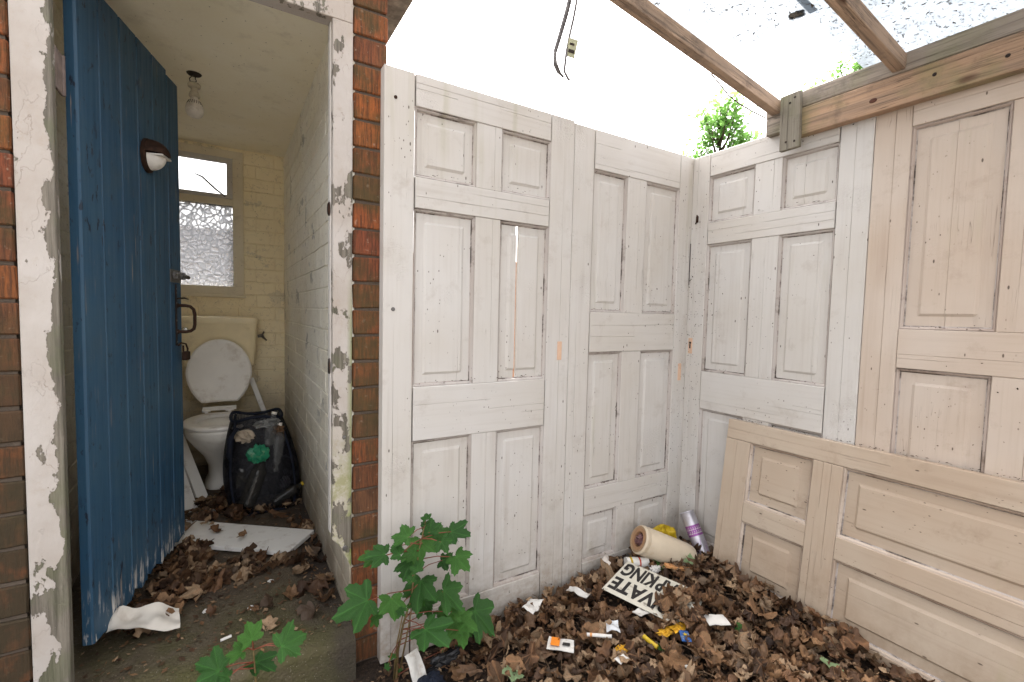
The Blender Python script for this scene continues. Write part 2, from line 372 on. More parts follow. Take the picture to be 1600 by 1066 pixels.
CLEAR = glass_mat('clear window glass', False, .12)
OBSC = glass_mat('obscured patterned glass', True, .7, (.30, .305, .32, 1))
def sheet_mat(nm='dirty translucent roof sheet', tc=(.42, .435, .45, 1), lc=(.42, .44, .46, 1)):
    N = NT(nm); w = N.coord('World')
    sp = N.ramp(N.noise(N.n('ShaderNodeMapping', {'Vector': w, 'Scale': (1, 1.6, 1)}).outputs[0], 62, 4, .6, 1.2), .60, .64)
    cl = N.ramp(N.noise(w, 7, 3), .36, .5)
    d = N.m_('MULTIPLY', sp, cl)
    film = N.noise(w, 9, 6, .7)
    tr = N.n('ShaderNodeBsdfTransparent', {'Color': tc})
    tl = N.n('ShaderNodeBsdfTranslucent', {'Color': lc})
    df = N.n('ShaderNodeBsdfDiffuse', {'Color': (.14, .13, .12, 1)})
    m1 = N.n('ShaderNodeMixShader', {0: N.ramp(film, .3, .7, .25, .85), 1: tr.outputs[0], 2: tl.outputs[0]})
    m2 = N.n('ShaderNodeMixShader', {0: N.m_('MULTIPLY', d, .8), 1: m1.outputs[0], 2: df.outputs[0]})
    N.t.links.new(m2.outputs[0], N.out.inputs[0]); return N.m
SHEET = sheet_mat(); SHEET2 = sheet_mat('bluish dirty roof sheet', (.34, .36, .38, 1), (.40, .42, .44, 1))
def film_mat(name, col, a, rough=.2, weave=0):
    N = NT(name); v = N.coord()
    N.set(col, rough)
    tr = N.n('ShaderNodeBsdfTransparent', {'Color': (1, 1, 1, 1)})
    f = N.ramp(N.noise(v, 20, 4), .3, .7, a * .7, min(1, a * 1.25))
    if weave:
        wv = N.ramp(N.vor(v, weave, rand=.1), .25, .4, .6, 1)
        f = N.m_('MULTIPLY', f, wv)
    mx = N.n('ShaderNodeMixShader', {0: f, 1: tr.outputs[0], 2: N.b.outputs[0]})
    N.t.links.new(mx.outputs[0], N.out.inputs[0]); return N.m
MESHF = film_mat('black nylon net', (.008, .008, .011, 1), 1.0, .6, 260)
PET = film_mat('clear grubby plastic', (.16, .16, .155, 1), .5, .12)
PETD = film_mat('dark smoky plastic', (.035, .033, .03, 1), .75, .12)

# ---------------------------------------------------------------- mesh helper
class MB:
    def __init__(s): s.v = []; s.f = []; s.t = []
    def add(s, vs, fs, tint=None):
        o = len(s.v); s.v += [tuple(p) for p in vs]; s.f += [tuple(i + o for i in f) for f in fs]
        if tint is not None: s.t += [tint] * len(fs)
    def box(s, x0, x1, y0, y1, z0, z1, c=0., M=None, jit=0.):
        """box with chamfered edges"""
        vs, fs = [], []
        X, Y, Z = (x0, x1), (y0, y1), (z0, z1)
        if c <= 0:
            vs = [(X[i], Y[j], Z[k]) for i in (0, 1) for j in (0, 1) for k in (0, 1)]
            fs = [(0, 1, 3, 2), (4, 6, 7, 5), (0, 4, 5, 1), (2, 3, 7, 6), (0, 2, 6, 4), (1, 5, 7, 3)]
        else:
            idx = {}
            for i in (0, 1):
                for j in (0, 1):
                    for k in (0, 1):
                        sx, sy, sz = (c, -c)[i], (c, -c)[j], (c, -c)[k]
                        jx, jy, jz = [random.uniform(-jit, jit) for _ in range(3)] if jit else (0, 0, 0)
                        for a in range(3):
                            p = [X[i] + sx + jx, Y[j] + sy + jy, Z[k] + sz + jz]
                            p[a] -= (sx, sy, sz)[a]
                            idx[(i, j, k, a)] = len(vs); vs.append(tuple(p))
            def q(*l): fs.append(tuple(idx[t] for t in l))
            for a in range(3):
                b, d = (a + 1) % 3, (a + 2) % 3
                for e in (0, 1):
                    def key(u, w_):
                        t = [0, 0, 0]; t[a] = e; t[b] = u; t[d] = w_; return (*t, a)
                    l = [key(0, 0), key(1, 0), key(1, 1), key(0, 1)]
                    q(*(l if e else l[::-1]))
                for u in (0, 1):
                    for w_ in (0, 1):
                        t0 = [0, 0, 0]; t0[b] = u; t0[d] = w_; t1 = list(t0); t1[a] = 1
                        l = [(*t0, b), (*t1, b), (*t1, d), (*t0, d)]
                        q(*(l if (u ^ w_) else l[::-1]))
            for i in (0, 1):
                for j in (0, 1):
                    for k in (0, 1):
                        l = [(i, j, k, 0), (i, j, k, 1), (i, j, k, 2)]
                        q(*(l if (i + j + k) % 2 else l[::-1]))
        if M is not None: vs = [tuple(M @ Vector(p)) for p in vs]
        s.add(vs, fs); return s
    def board(s, x0, x1, z0, z1, yf, yb, cracks=(), edge=.0018, xs=(), zs=(), f=None):
        """board facing -y; cracks: (axis, pos, a, b, width, depth) run along the other axis from a to b"""
        X = {x0, x0 + edge, x1 - edge, x1, *xs}; Z = {z0, z0 + edge, z1 - edge, z1, *zs}
        for ax, p, a, b, w, d in cracks:
            P, Q = (X, Z) if ax == 'x' else (Z, X)
            P |= {p - w / 2, p, p + w / 2}; Q |= {a, b, (a + b) / 2}
        X = sorted(t for t in X if x0 <= t <= x1); Z = sorted(t for t in Z if z0 <= t <= z1)
        def clean(L):
            o = [L[0]]
            for t in L[1:]:
                if t - o[-1] > 1e-5: o.append(t)
            return o
        X, Z = clean(X), clean(Z); nx, nz = len(X), len(Z)
        vs = []
        for z in Z:
            for x in X:
                y = yf
                if x < x0 + edge * .5 or x > x1 - edge * .5 or z < z0 + edge * .5 or z > z1 - edge * .5: y += edge
                if f: y += f(x, z)
                for ax, p, a, b, w, d in cracks:
                    u, t = (x, z) if ax == 'x' else (z, x)
                    if abs(u - p) < 1e-5 and a - 1e-6 <= t <= b + 1e-6:
                        y += d * (1. if (b - a) < 1e-6 else .35 + .65 * abs((t - (a + b) / 2) / ((b - a) / 2)))
                vs.append((x, y, z))
        fs = [(j * nx + i, j * nx + i + 1, (j + 1) * nx + i + 1, (j + 1) * nx + i) for j in range(nz - 1) for i in range(nx - 1)]
        ring = [i for i in range(nx)] + [j * nx + nx - 1 for j in range(1, nz)] + [(nz - 1) * nx + i for i in range(nx - 2, -1, -1)] + [j * nx for j in range(nz - 2, 0, -1)]
        o = len(vs); vs += [(vs[i][0], yb, vs[i][2]) for i in ring]; n = len(ring)
        for k in range(n): fs.append((ring[(k + 1) % n], ring[k], o + k, o + (k + 1) % n))
        fs.append(tuple(o + k for k in range(n)))
        s.add(vs, fs); return s
    def tube(s, pts, r, n=8, cap=True, flat=1.):
        pts = [Vector(p) for p in pts]; rs = r if isinstance(r, (list, tuple)) else [r] * len(pts)
        t0 = (pts[1] - pts[0]).normalized(); up = Vector((0, 0, 1)) if abs(t0.z) < .9 else Vector((1, 0, 0))
        vs = []; prev = t0.cross(up).normalized()
        for i, p in enumerate(pts):
            t = ((pts[min(i + 1, len(pts) - 1)] - pts[max(i - 1, 0)])).normalized()
            a = (prev - t * prev.dot(t)).normalized(); b = t.cross(a); prev = a
            for k in range(n):
                an = 2 * math.pi * k / n
                vs.append(p + (a * math.cos(an) + b * math.sin(an) * flat) * rs[i])
        fs = [(i * n + k, i * n + (k + 1) % n, (i + 1) * n + (k + 1) % n, (i + 1) * n + k) for i in range(len(pts) - 1) for k in range(n)]
        if cap: fs += [tuple(range(n))[::-1], tuple((len(pts) - 1) * n + k for k in range(n))]
        s.add(vs, fs); return s
    def lathe(s, prof, M=None, n=20, sy=1., cap=True):
        M = M or Matrix()
        vs = [M @ Vector((r * math.cos(2 * math.pi * k / n), sy * r * math.sin(2 * math.pi * k / n), z)) for r, z in prof for k in range(n)]
        fs = [(i * n + k, i * n + (k + 1) % n, (i + 1) * n + (k + 1) % n, (i + 1) * n + k) for i in range(len(prof) - 1) for k in range(n)]
        if cap: fs += [tuple(range(n))[::-1], tuple((len(prof) - 1) * n + k for k in range(n))]
        s.add(vs, fs); return s
    def loft(s, secs, n=28, cap=(True, True)):
        """secs: (cx, cy, cz, rx, ry, power)"""
        vs = []
        for cx, cy, cz, ax, ay, pw in secs:
            for k in range(n):
                a = 2 * math.pi * k / n; c_, s_ = math.cos(a), math.sin(a)
                vs.append((cx + ax * math.copysign(abs(c_) ** (2 / pw), c_), cy + ay * math.copysign(abs(s_) ** (2 / pw), s_), cz))
        fs = [(i * n + k, i * n + (k + 1) % n, (i + 1) * n + (k + 1) % n, (i + 1) * n + k) for i in range(len(secs) - 1) for k in range(n)]
        if cap[0]: fs.append(tuple(range(n))[::-1])
        if cap[1]: fs.append(tuple((len(secs) - 1) * n + k for k in range(n)))
        s.add(vs, fs); return s
    def mesh(s, name, mat, smooth=False):
        me = bpy.data.meshes.new(name); me.from_pydata(s.v, [], s.f); me.update()
        me.materials.append(mat)
        if s.t:
            at = me.attributes.new('tint', 'FLOAT', 'FACE')
            at.data.foreach_set('value', s.t)
        if smooth: me.polygons.foreach_set('use_smooth', [True] * len(me.polygons))
        return me
    def build(s, name, mat, parent=None, smooth=False):
        return link(name, s.mesh(name, mat, smooth), parent, smooth)
def link(name, me, parent=None, smooth=False):
    o = bpy.data.objects.new(name, me); COL.objects.link(o)
    if parent is not None: o.parent = parent
    if smooth and me is not None and smooth != 'all':
        try: me.set_sharp_from_angle(angle=R(40))
        except Exception: pass
    return o
def tag(o, label=None, cat=None, group=None, kind=None):
    for k, v in (('label', label), ('category', cat), ('group', group), ('kind', kind)):
        if v: o[k] = v
    return o
def empty(name, loc=(0, 0, 0), rz=0., M=None):
    o = bpy.data.objects.new(name, None); COL.objects.link(o); o.empty_display_size = .1
    if M is not None: o.matrix_world = M
    else: o.location = loc; o.rotation_euler = (0, 0, rz)
    return o
def frame(loc, ex, ey, ez):
    return Matrix(((ex[0], ey[0], ez[0], loc[0]), (ex[1], ey[1], ez[1], loc[1]), (ex[2], ey[2], ez[2], loc[2]), (0, 0, 0, 1)))
def rotto(loc, zdir, spin=0.):
    q = Vector(zdir).to_track_quat('Z', 'Y'); return Matrix.Translation(loc) @ q.to_matrix().to_4x4() @ Matrix.Rotation(spin, 4, 'Z')

# ---------------------------------------------------------------- ground and concrete floor
def sm(a, b, x):
    t = max(0, min(1, (x - a) / (b - a))); return t * t * (3 - 2 * t)
def gz(x, y):
    if abs(x) > 3 or abs(y) > 3: return 0.
    z = .028 * sm(.45, 1., x) + .06 * sm(1.0, 1.6, x) * sm(.1, .9, y) * (1 - .25 * sm(1.2, 1.5, y)) + .02 * sm(1.5, 1.8, x)
    return z + .012 * (noise.fractal(Vector((x * 6, y * 6, 3)), 1., 2., 3))
def ground():
    xs = [-60, -20, -6, -2] + list(np.arange(-.8, 2.05, .022)) + [2.4, 4, 8, 20, 60]
    ys = [-60, -20, -6, -2, -.6] + list(np.arange(-.1, 1.62, .022)) + [2.4, 4, 8, 20, 60]
    nx = len(xs); vs = [(x, y, gz(x, y) - .004) for y in ys for x in xs]
    fs = [(j * nx + i, j * nx + i + 1, (j + 1) * nx + i + 1, (j + 1) * nx + i) for j in range(len(ys) - 1) for i in range(nx - 1)]
    m = MB(); m.add(vs, fs)
    return tag(m.build('ground', SOIL, None, 'all'), kind='structure')
GROUND = ground()
def fz(x, y):
    z = .155 + .006 * noise.fractal(Vector((x * 7, y * 7, 9)), 1., 2., 4)
    return z - .02 * (1 - sm(1.49, 1.62, y))
def floor():
    xs = list(np.arange(-.515, .352, .0205)); ys = [1.497, 1.499, 1.502, 1.508] + list(np.arange(1.52, 3.72, .022))
    vs = []; nx = len(xs)
    for j, y in enumerate(ys):
        for x in xs:
            z = fz(x, y)
            if j < 4: z = (-.05, fz(x, y) - .018, fz(x, y) - .007, fz(x, y) - .001)[j]
            vs.append((x, y + .004 * noise.noise(Vector((x * 20, 1, z * 20))) if j < 4 else y, z))
    n = len(vs)
    fs = [(j * nx + i, j * nx + i + 1, (j + 1) * nx + i + 1, (j + 1) * nx + i) for j in range(len(ys) - 1) for i in range(nx - 1)]
    m = MB(); m.add(vs, fs)
    return tag(m.build('concrete_floor', CONC, None, 'all'), kind='structure')
floor()
MB().box(-6, 1.85, -9, -.12, -.2, .012).build('bounce_paving', plain('pale light bounce concrete', (.42, .39, .35, 1), .9, .3, .4))['kind'] = 'structure'  # unseen paving added behind the camera to bounce light into the outhouse

# ---------------------------------------------------------------- outhouse
oh = tag(empty('brick_outhouse', (0, 1.56, 0)), 'small red brick outhouse with flaking white door frame, cream painted inside and housing a toilet', 'outhouse')
def child_empty(name, parent):
    e = bpy.data.objects.new(name, None); COL.objects.link(e); e.parent = parent; e.empty_display_size = .05
    return e
# everything below is in local coordinates of the outhouse (y - 1.56)
Y0 = 1.56
def brick_meshes(w, d, h, mat, jit=.0012, c=.003, n=4):
    out = []
    for k in range(n):
        out.append(MB().box(-w / 2, w / 2, -d / 2, d / 2, -h / 2, h / 2, c, jit=jit).mesh('brick', mat))
    return out
CH = .0862
joints = [2.154 - k * CH for k in range(26)]
fw = MB()      # core of the two front piers and side walls
fw.box(.353, .449, .008, 2.1, -.05, 2.25)
wallR = fw.build('side_wall', MORTAR, oh)
fl = MB(); fl.box(-.90, -.432, .008, .098, -.05, 2.25); fl.box(-.90, -.512, .098, 2.1, -.05, 2.25); wallL = fl.build('side_wall', MORTAR, oh)
hb = brick_meshes(.107, .1, CH - .0095, BRICK, .0016, .0035, 5)
sb = brick_meshes(.215, .1, CH - .0095, BRICK, .0016, .0035, 3)
for zj in joints:
    zc = zj + CH / 2
    if zc < 0 or zc > 2.24: continue
    def put(meshes, x, y, z, par, rz=0.):
        o = link('brick', random.choice(meshes), par); o.location = (x + random.uniform(-.001, .001), y + random.uniform(-.0015, .0015), z)
        o.rotation_euler = (random.uniform(-.006, .006), random.uniform(-.01, .01), rz + random.uniform(-.006, .006)); return o
    put(hb, .4, .05, zc, wallR)
    put(hb, -.479, .05, zc, wallL)
    put(sb, -.65, .05, zc, wallL)
# painted brickwork inside
PWB = brick_meshes(.219, .02, CH - .004, OFFW, .0008, .0028, 6)
pwr = MB(); pwr.box(.3455, .356, .012, 2.085, .1, 2.25); side = pwr.build('inner_wall', OFFW, oh)
for r, zj in enumerate(joints):
    zc = zj + CH / 2
    if zc < .1 or zc > 2.23: continue
    x = .015 + (.0 if r % 2 else .1125)
    if r % 2 == 0:
        pass
    y = x
    while y < 2.05:
        o = link('brick', random.choice(PWB), side); o.location = (.3515 + random.uniform(-.0012, .0008), y + .11, zc); o.rotation_euler = (random.uniform(-.01, .01), random.uniform(-.012, .012), math.pi / 2 + random.uniform(-.004, .004))
        y += .2235
    if r % 2 == 0:
        o = link('brick', random.choice(PWB), side); o.location = (.3515, .0145 + .05, zc); o.rotation_euler = (0, 0, math.pi / 2); o.scale = (.44, 1, 1)
pl = MB(); pl.box(-.512, -.505, .10, 2.085, .1, 2.25); pl.box(-.505, -.426, .0985, .102, .1, 2.25); side2 = pl.build('inner_wall', OFFW, oh)
for r, zj in enumerate(joints):
    zc = zj + CH / 2
    if zc < .1 or zc > 2.23: continue
    for k in range(4):
        o = link('brick', random.choice(PWB), side2); o.location = (-.511 + random.uniform(-.0015, .001), .22 + (.11 if r % 2 else 0) + k * .2235, zc); o.rotation_euler = (0, 0, math.pi / 2)
# back wall with the window hole   (world y 3.65 -> local 2.09)
BWY = 3.65 - Y0
wx0, wx1, wz0, wz1 = -.36, .096, 1.274, 2.227
bw = MB()
for a in ((-.505, wx0, .1, 2.25), (wx1, .3455, .1, 2.25), (wx0, wx1, .1, wz0), (wx0, wx1, wz1, 2.25)):
    bw.box(a[0], a[1], BWY + .003, BWY + .11, a[2], a[3])
back = bw.build('back_wall', CREAM, oh)
CWB = brick_meshes(.2195, .02, CH - .004, CREAM, .0008, .0028, 6)
for r, zj in enumerate(joints):
    zc = zj + CH / 2
    if zc < .1 or zc > 2.23: continue
    x = -.50 + (0 if r % 2 else -.11)
    while x < .345:
        a, b = max(x, -.503), min(x + .2195, .3445)
        inwin = wz0 - .03 < zc < wz1 + .03
        segs = [(a, b)]
        if inwin: segs = [(p, q) for p, q in ((a, min(b, wx0 - .002)), (max(a, wx1 + .002), b)) if q - p > .01]
        for p, q in segs:
            if q - p < .012: continue
            o = link('brick', random.choice(CWB), back); o.location = ((p + q) / 2, BWY + .007 + random.uniform(-.0012, .0008), zc); o.scale = ((q - p) / .2195, 1, 1)
        x += .2235
MB().box(-.512, .352, .05, 2.2, 2.25, 2.262).build('ceiling', CEIL, oh)
rf_ = MB(); rf_.box(-1.2, .533, -.02, 2.5, 2.262, 2.36, .01); rf_.box(.449, .533, -.02, 2.5, 2.225, 2.262)
rf_.build('roof_slab', ROOFM, oh)
MB().box(-.43, .449, .0, .05, 2.205, 2.262).build('head_wall', MORTAR, oh)
# door frame
fr = child_empty('door_frame', oh)
def prism(poly, y0, y1, c=.002):
    n = len(poly); m = MB()
    cx = sum(p[0] for p in poly) / n; cz = sum(p[1] for p in poly) / n
    ins = [(p[0] + math.copysign(c, cx - p[0]), p[1] + math.copysign(c, cz - p[1])) for p in poly]
    vs = [(p[0], y0, p[1]) for p in ins] + [(p[0], y0 + c, p[1]) for p in poly] + [(p[0], y1, p[1]) for p in poly]
    fs = [tuple(range(n))] + [(i, i + n, (i + 1) % n + n, (i + 1) % n) for i in range(n)] + [(i + n, i + 2 * n, (i + 1) % n + 2 * n, (i + 1) % n + n) for i in range(n)] + [tuple(range(2 * n, 3 * n))[::-1]]
    fs = [f[::-1] for f in fs] if False else fs
    m.add(vs, fs); return m
prism([(.283, .455), (.303, .435), (.342, .352), (.3425, 2.09), (.283, 2.09)], -.007, .048).build('jamb', JAMB_R, fr)
prism([(-.422, .0), (-.352, .0), (-.352, 2.09), (-.422, 2.09)], -.007, .022).build('jamb', JAMB_L, fr)
prism([(-.422, 2.092), (.3425, 2.092), (.3425, 2.205), (-.422, 2.205)], -.005, .05).build('lintel', JAMB_R, fr)
# stop bead with a strike plate and fixing holes on the inside of the frame
MB().box(.279, .2835, .018, .048, .47, 2.09, .001).build('stop_bead', PA_V, fr)
sp = MB(); sp.lathe([(.001, 0), (.014, 0), (.014, .003), (.010, .006), (.001, .004)], rotto((.279, .025, 1.52), (-1, 0, 0)), 12, 1.6)
sp.build('strike_plate', RUST, fr, True)
sp = MB(); sp.lathe([(.001, 0), (.012, 0), (.011, .004), (.001, .005)], rotto((.279, .022, 1.02), (-1, 0, 0)), 12, 2.2); sp.build('strike_plate', DARKM, fr, True)
sp = MB(); sp.lathe([(.001, 0), (.006, 0), (.005, .006), (.002, .007)], rotto((.318, -.007, .79), (0, -1, 0)), 8); sp.build('screw', STEEL, fr, True)
sp = MB(); sp.lathe([(.001, 0), (.009, 0), (.007, .004), (.001, .004)], rotto((.322, -.007, .42), (0, -1, 0)), 10); sp.build('screw', STEEL, fr, True)
sp = MB(); sp.box(-.358, -.352, .03, .085, 1.73, 1.83, .001); sp.tube([(-.352, .088, 1.73), (-.352, .088, 1.83)], .005, 8); sp.build('hinge', plain('painted rusty hinge', (.22, .17, .15, 1), .7, .4, .6), fr)
# window
wf = child_empty('window', oh)
yw = BWY - .012
m = MB()
m.board(wx0, wx1, wz1 - .052, wz1, yw, yw + .07); m.board(wx0, wx1, wz0, wz0 + .068, yw, yw + .07)
m.board(wx1 - .060, wx1, wz0 + .068, wz1 - .052, yw, yw + .07); m.board(wx0, wx0 + .06, wz0 + .068, wz1 - .052, yw, yw + .07)
m.board(wx0 + .06, wx1 - .06, 1.872, 1.915, yw + .002, yw + .07)
m.build('window_frame', WINP, wf)
MB().box(wx0 - .01, wx1 + .012, yw - .022, yw + .004, wz0 - .006, wz0 + .012, .003).build('window_sill', WINP, wf)
m = MB(); a, b, c_, d_ = wx0 + .06, wx1 - .06, 1.915, wz1 - .052
m.board(a, b, d_ - .03, d_, yw - .008, yw + .03); m.board(a, b, c_, c_ + .024, yw - .008, yw + .03)
m.board(a, a + .034, c_ + .024, d_ - .03, yw - .008, yw + .03); m.board(b - .034, b, c_ + .024, d_ - .03, yw - .008, yw + .03)
m.build('casement', PA_H, wf)
MB().box(a + .034, b - .034, yw + .012, yw + .015, c_ + .024, d_ - .03).build('pane', CLEAR, wf)
MB().box(wx0 + .06, wx1 - .06, yw + .02, yw + .024, wz0 + .068, 1.872).build('pane', OBSC, wf)
m = MB(); m.tube([(-.168, yw - .012, 2.045), (-.13, yw - .02, 2.03), (-.06, yw - .016, 1.965), (-.005, yw - .014, 1.925)], [.006, .011, .012, .009], 6, flat=.6)
m.build('stay', STEEL, wf, True)

# ---------------------------------------------------------------- blue plank door
A = Vector((-.335, 1.695, 0)); B = Vector((-.161, 2.336, 0)); dv = (B - A).normalized(); DL = (B - A).length
bd = tag(empty('plank_door', (A.x, A.y, 0), math.atan2(dv.y, dv.x)), 'weathered blue plank door standing open into the outhouse, rotted along its bottom edge', 'door')
seams = [0, .106, .221, .330, .440, .559, DL]
for i in range(6):
    u0, u1 = seams[i] + .0008, seams[i + 1] - .0008
    m = MB(); zb = .232 + (.0, .0, .0, .01, .004, .012)[i]; n = 9
    xs = [u0] + [u0 + .0035 + (u1 - u0 - .007) * k / (n - 2) for k in range(n - 1)] + [u1]
    bot = [zb + random.uniform(0, .006 + .016 * (i >= 2)) + (.03 * max(0, noise.noise(Vector((x * 40, i, 2)))) if i > 1 else 0) for x in xs]
    top = 2.086 if i < 5 else 2.072
    rows = [lambda k: bot[k], lambda k: .33, lambda k: .6, lambda k: 1., lambda k: 1.5, lambda k: top]
    vs = []
    for rr in rows:
        for k, x in enumerate(xs):
            y = .006 if k in (0, n) else .0
            y += .0012 * noise.noise(Vector((x * 25, rr(k) * 3, i)))
            vs.append((x, y, rr(k)))
    nx = n + 1; nr = len(rows)
    fs = [(j * nx + k, j * nx + k + 1, (j + 1) * nx + k + 1, (j + 1) * nx + k) for j in range(nr - 1) for k in range(n)]
    ring = list(range(nx)) + [j * nx + n for j in range(1, nr)] + [(nr - 1) * nx + k for k in range(n - 1, -1, -1)] + [j * nx for j in range(nr - 2, 0, -1)]
    o0 = len(vs); vs += [(vs[q][0], .026, vs[q][2]) for q in ring]; L = len(ring)
    fs += [(ring[(q + 1) % L], ring[q], o0 + q, o0 + (q + 1) % L) for q in range(L)] + [tuple(range(o0, o0 + L))]
    m.add(vs, fs); m.build('plank', BLUE, bd)
for z in (.42, 1.18, 1.93): MB().box(.07, DL - .01, .0265, .05, z - .05, z + .05, .002).build('ledge', BLUE, bd)
MB().box(-.0005, .036, .0268, .045, .24, .36).build('batten', BLUE, bd) if False else None
# tower bolt
bo = MB(); bo.box(.555, .655, -.0035, -.0005, 1.295, 1.345, .0008)
bp_ = bo.build('bolt', STEEL, bd)
m = MB(); m.tube([(.56, -.013, 1.325), (.60, -.013, 1.323), (.70, -.014, 1.322), (.712, -.014, 1.322)], [.006, .008, .008, .003], 8)
m.box(.575, .583, -.021, -.004, 1.309, 1.337, .001); m.box(.615, .623, -.021, -.004, 1.309, 1.337, .001); m.box(.645, .651, -.021, -.004, 1.309, 1.337, .001)
m.tube([(.60, -.015, 1.323), (.60, -.03, 1.318)], .005, 6)
m.build('bolt_shaft', STEEL, bp_, True)
# staple plate, handle, padlock
m = MB(); m.box(.598, .612, -.004, -.0005, 1.045, 1.29, .0008); pt = m.build('hasp_plate', DARKM, bd)
m = MB()
for z in (1.27, 1.255, 1.215, 1.145, 1.1, 1.06): m.lathe([(.001, 0), (.0035, 0), (.0025, .002), (.0006, .0025)], rotto((.605, -.004, z), (0, -1, 0)), 6)
m.build('rivet', STEEL, pt)
m = MB(); m.tube([(.61, -.004, 1.232), (.66, -.012, 1.236), (.70, -.012, 1.232)], [.004, .0035, .002], 6); m.build('staple', DARKM, bd)
m = MB(); pts = [(.615, -.002, 1.2), (.625, -.045, 1.2)]
hp = [(.618, -.001, 1.205), (.618, -.03, 1.205), (.622, -.045, 1.202), (.628, -.055, 1.19), (.630, -.058, 1.17), (.630, -.058, 1.13), (.628, -.055, 1.112), (.622, -.045, 1.103), (.618, -.03, 1.10), (.618, -.001, 1.10)]
m.tube(hp, .0062, 8); m.lathe([(.001, 0), (.011, 0), (.009, .004), (.006, .005)], rotto((.618, -.001, 1.205), (0, -1, 0)), 10); m.lathe([(.001, 0), (.011, 0), (.009, .004), (.006, .005)], rotto((.618, -.001, 1.10), (0, -1, 0)), 10)
m.build('handle', RUST, bd, True)
m = MB(); m.tube([(.607, -.006, 1.045), (.62, -.012, 1.055), (.638, -.022, 1.05), (.645, -.026, 1.03), (.642, -.026, 1.012)], .0035, 6); m.tube([(.624, -.018, 1.01), (.624, -.018, 1.045)], .0035, 6)
m.box(.612, .652, -.034, -.016, .985, 1.02, .003, Matrix.Translation((.0, 0, 0)) @ Matrix.Rotation(0, 4, 'Y'))
m.build('padlock', RUST, bd, True)
# bulkhead lamp fixed to the door
lp = MB(); lp.lathe([(.001, 0), (.046, 0), (.046, .009), (.041, .014), (.001, .014)], rotto((.385, 0, 1.718), (0, -1, 0)) , 28, 1.25)
lamp = lp.build('lamp_housing', RUST, bd, True)
def half_dome(cx, cz, ax, az, dep, a0, a1, y0, thick, n=14, k=7):
    m = MB(); vs = []
    for t in (0, 1):
        sc = 1 - t * thick
        for j in range(k + 1):
            ph = (math.pi / 2) * j / k
            for i in range(n + 1):
                th = a0 + (a1 - a0) * i / n
                vs.append((cx + ax * sc * math.cos(th) * math.cos(ph), y0 - dep * sc * math.sin(ph), cz + az * sc * math.sin(th) * math.cos(ph)))
    w = n + 1; h = (k + 1) * w; fs = []
    for j in range(k):
        for i in range(n):
            q = (j * w + i, j * w + i + 1, (j + 1) * w + i + 1, (j + 1) * w + i); fs += [q, tuple(a + h for a in q[::-1])]
    for j in range(k): fs += [(j * w, (j + 1) * w, (j + 1) * w + h, j * w + h), (j * w + n, j * w + n + h, (j + 1) * w + n + h, (j + 1) * w + n)]
    m.add(vs, fs); return m
half_dome(.385, 1.718, .043, .056, .060, R(8), R(172), -.012, .10).build('hood', RUST, lamp, True)
half_dome(.385, 1.716, .036, .046, .044, R(180), R(362), -.014, .06).build('lens', LAMPW, lamp, True)
MB().box(.349, .421, -.062, -.014, 1.714, 1.720, .001).build('reflector', LAMPW, lamp)

# ---------------------------------------------------------------- bulb on the ceiling
bl = tag(empty('light_bulb', (-.118, 2.61, 2.25)), 'dusty white light bulb dangling from two wires on the outhouse ceiling', 'light bulb')
MB().lathe([(.001, 0), (.030, -.0), (.026, -.005), (.001, -.006)][::-1], None, 14).build('ceiling_hole', plain('dark ceiling disc', (.03, .022, .016, 1), .9), bl)  # flat dark disc on the ceiling around the wires
m = MB(); m.tube([(.0, 0, 0), (-.018, 0, -.025), (-.012, 0, -.05)], .0022, 5); m.tube([(.006, 0, 0), (.004, 0, -.02), (.008, 0, -.03), (-.002, 0, -.05)], .0022, 5); m.build('wire', DARKM, bl)
m = MB(); m.lathe([(.002, -.04), (.020, -.042), (.026, -.05), (.024, -.06), (.014, -.066), (.013, -.075), (.020, -.088), (.022, -.098), (.020, -.104), (.002, -.104)][::-1], None, 18); m.build('lamp_holder', plain('aged lamp holder', (.50, .45, .34, 1), .5, .2, .5), bl, True)
m = MB(); m.lathe([(.013, -.104), (.016, -.112), (.026, -.128), (.034, -.146), (.036, -.158)][::-1], None, 20); m.build('bulb_collar', LAMPW, bl, True)
m = MB()
for k in range(20):
    an = k / 20 * 2 * math.pi; m.tube([(.0225 * math.cos(an), .0225 * math.sin(an), -.122), (.030 * math.cos(an), .030 * math.sin(an), -.137)], .0014, 4)
m.build('vent_slots', DARKM, bl)
m = MB(); m.lathe([(.036, -.158), (.035, -.172), (.029, -.184), (.016, -.192), (.001, -.194)][::-1], None, 20); m.build('diffuser', LAMPW, bl, True)

# ---------------------------------------------------------------- toilet
TX = -.045
to = tag(empty('toilet', (TX, 3.3, .155)), 'grimy white toilet with raised lid and yellowed cistern against the back wall', 'toilet')
T = lambda x, y, z: (x - TX, y - 3.3, z - .155)
m = MB(); P_ = 2.2
secs = [(0, -.03, -.01, .085, .17, 2.6), (0, -.03, .02, .078, .16, 2.6), (0, -.03, .06, .062, .14, 2.4), (0, -.05, .13, .064, .14, 2.2), (0, -.09, .20, .088, .16, 2.1), (0, -.14, .27, .13, .19, 2.1), (0, -.18, .33, .162, .215, 2.1), (0, -.19, .37, .170, .222, 2.1), (0, -.19, .385, .168, .22, 2.1),
        (0, -.19, .386, .115, .165, 2.1), (0, -.19, .35, .105, .15, 2.1), (0, -.17, .25, .07, .10, 2.1), (0, -.16, .20, .04, .06, 2.1)]
m.loft(secs, 32); m.build('pan', PORC, to, 'all')
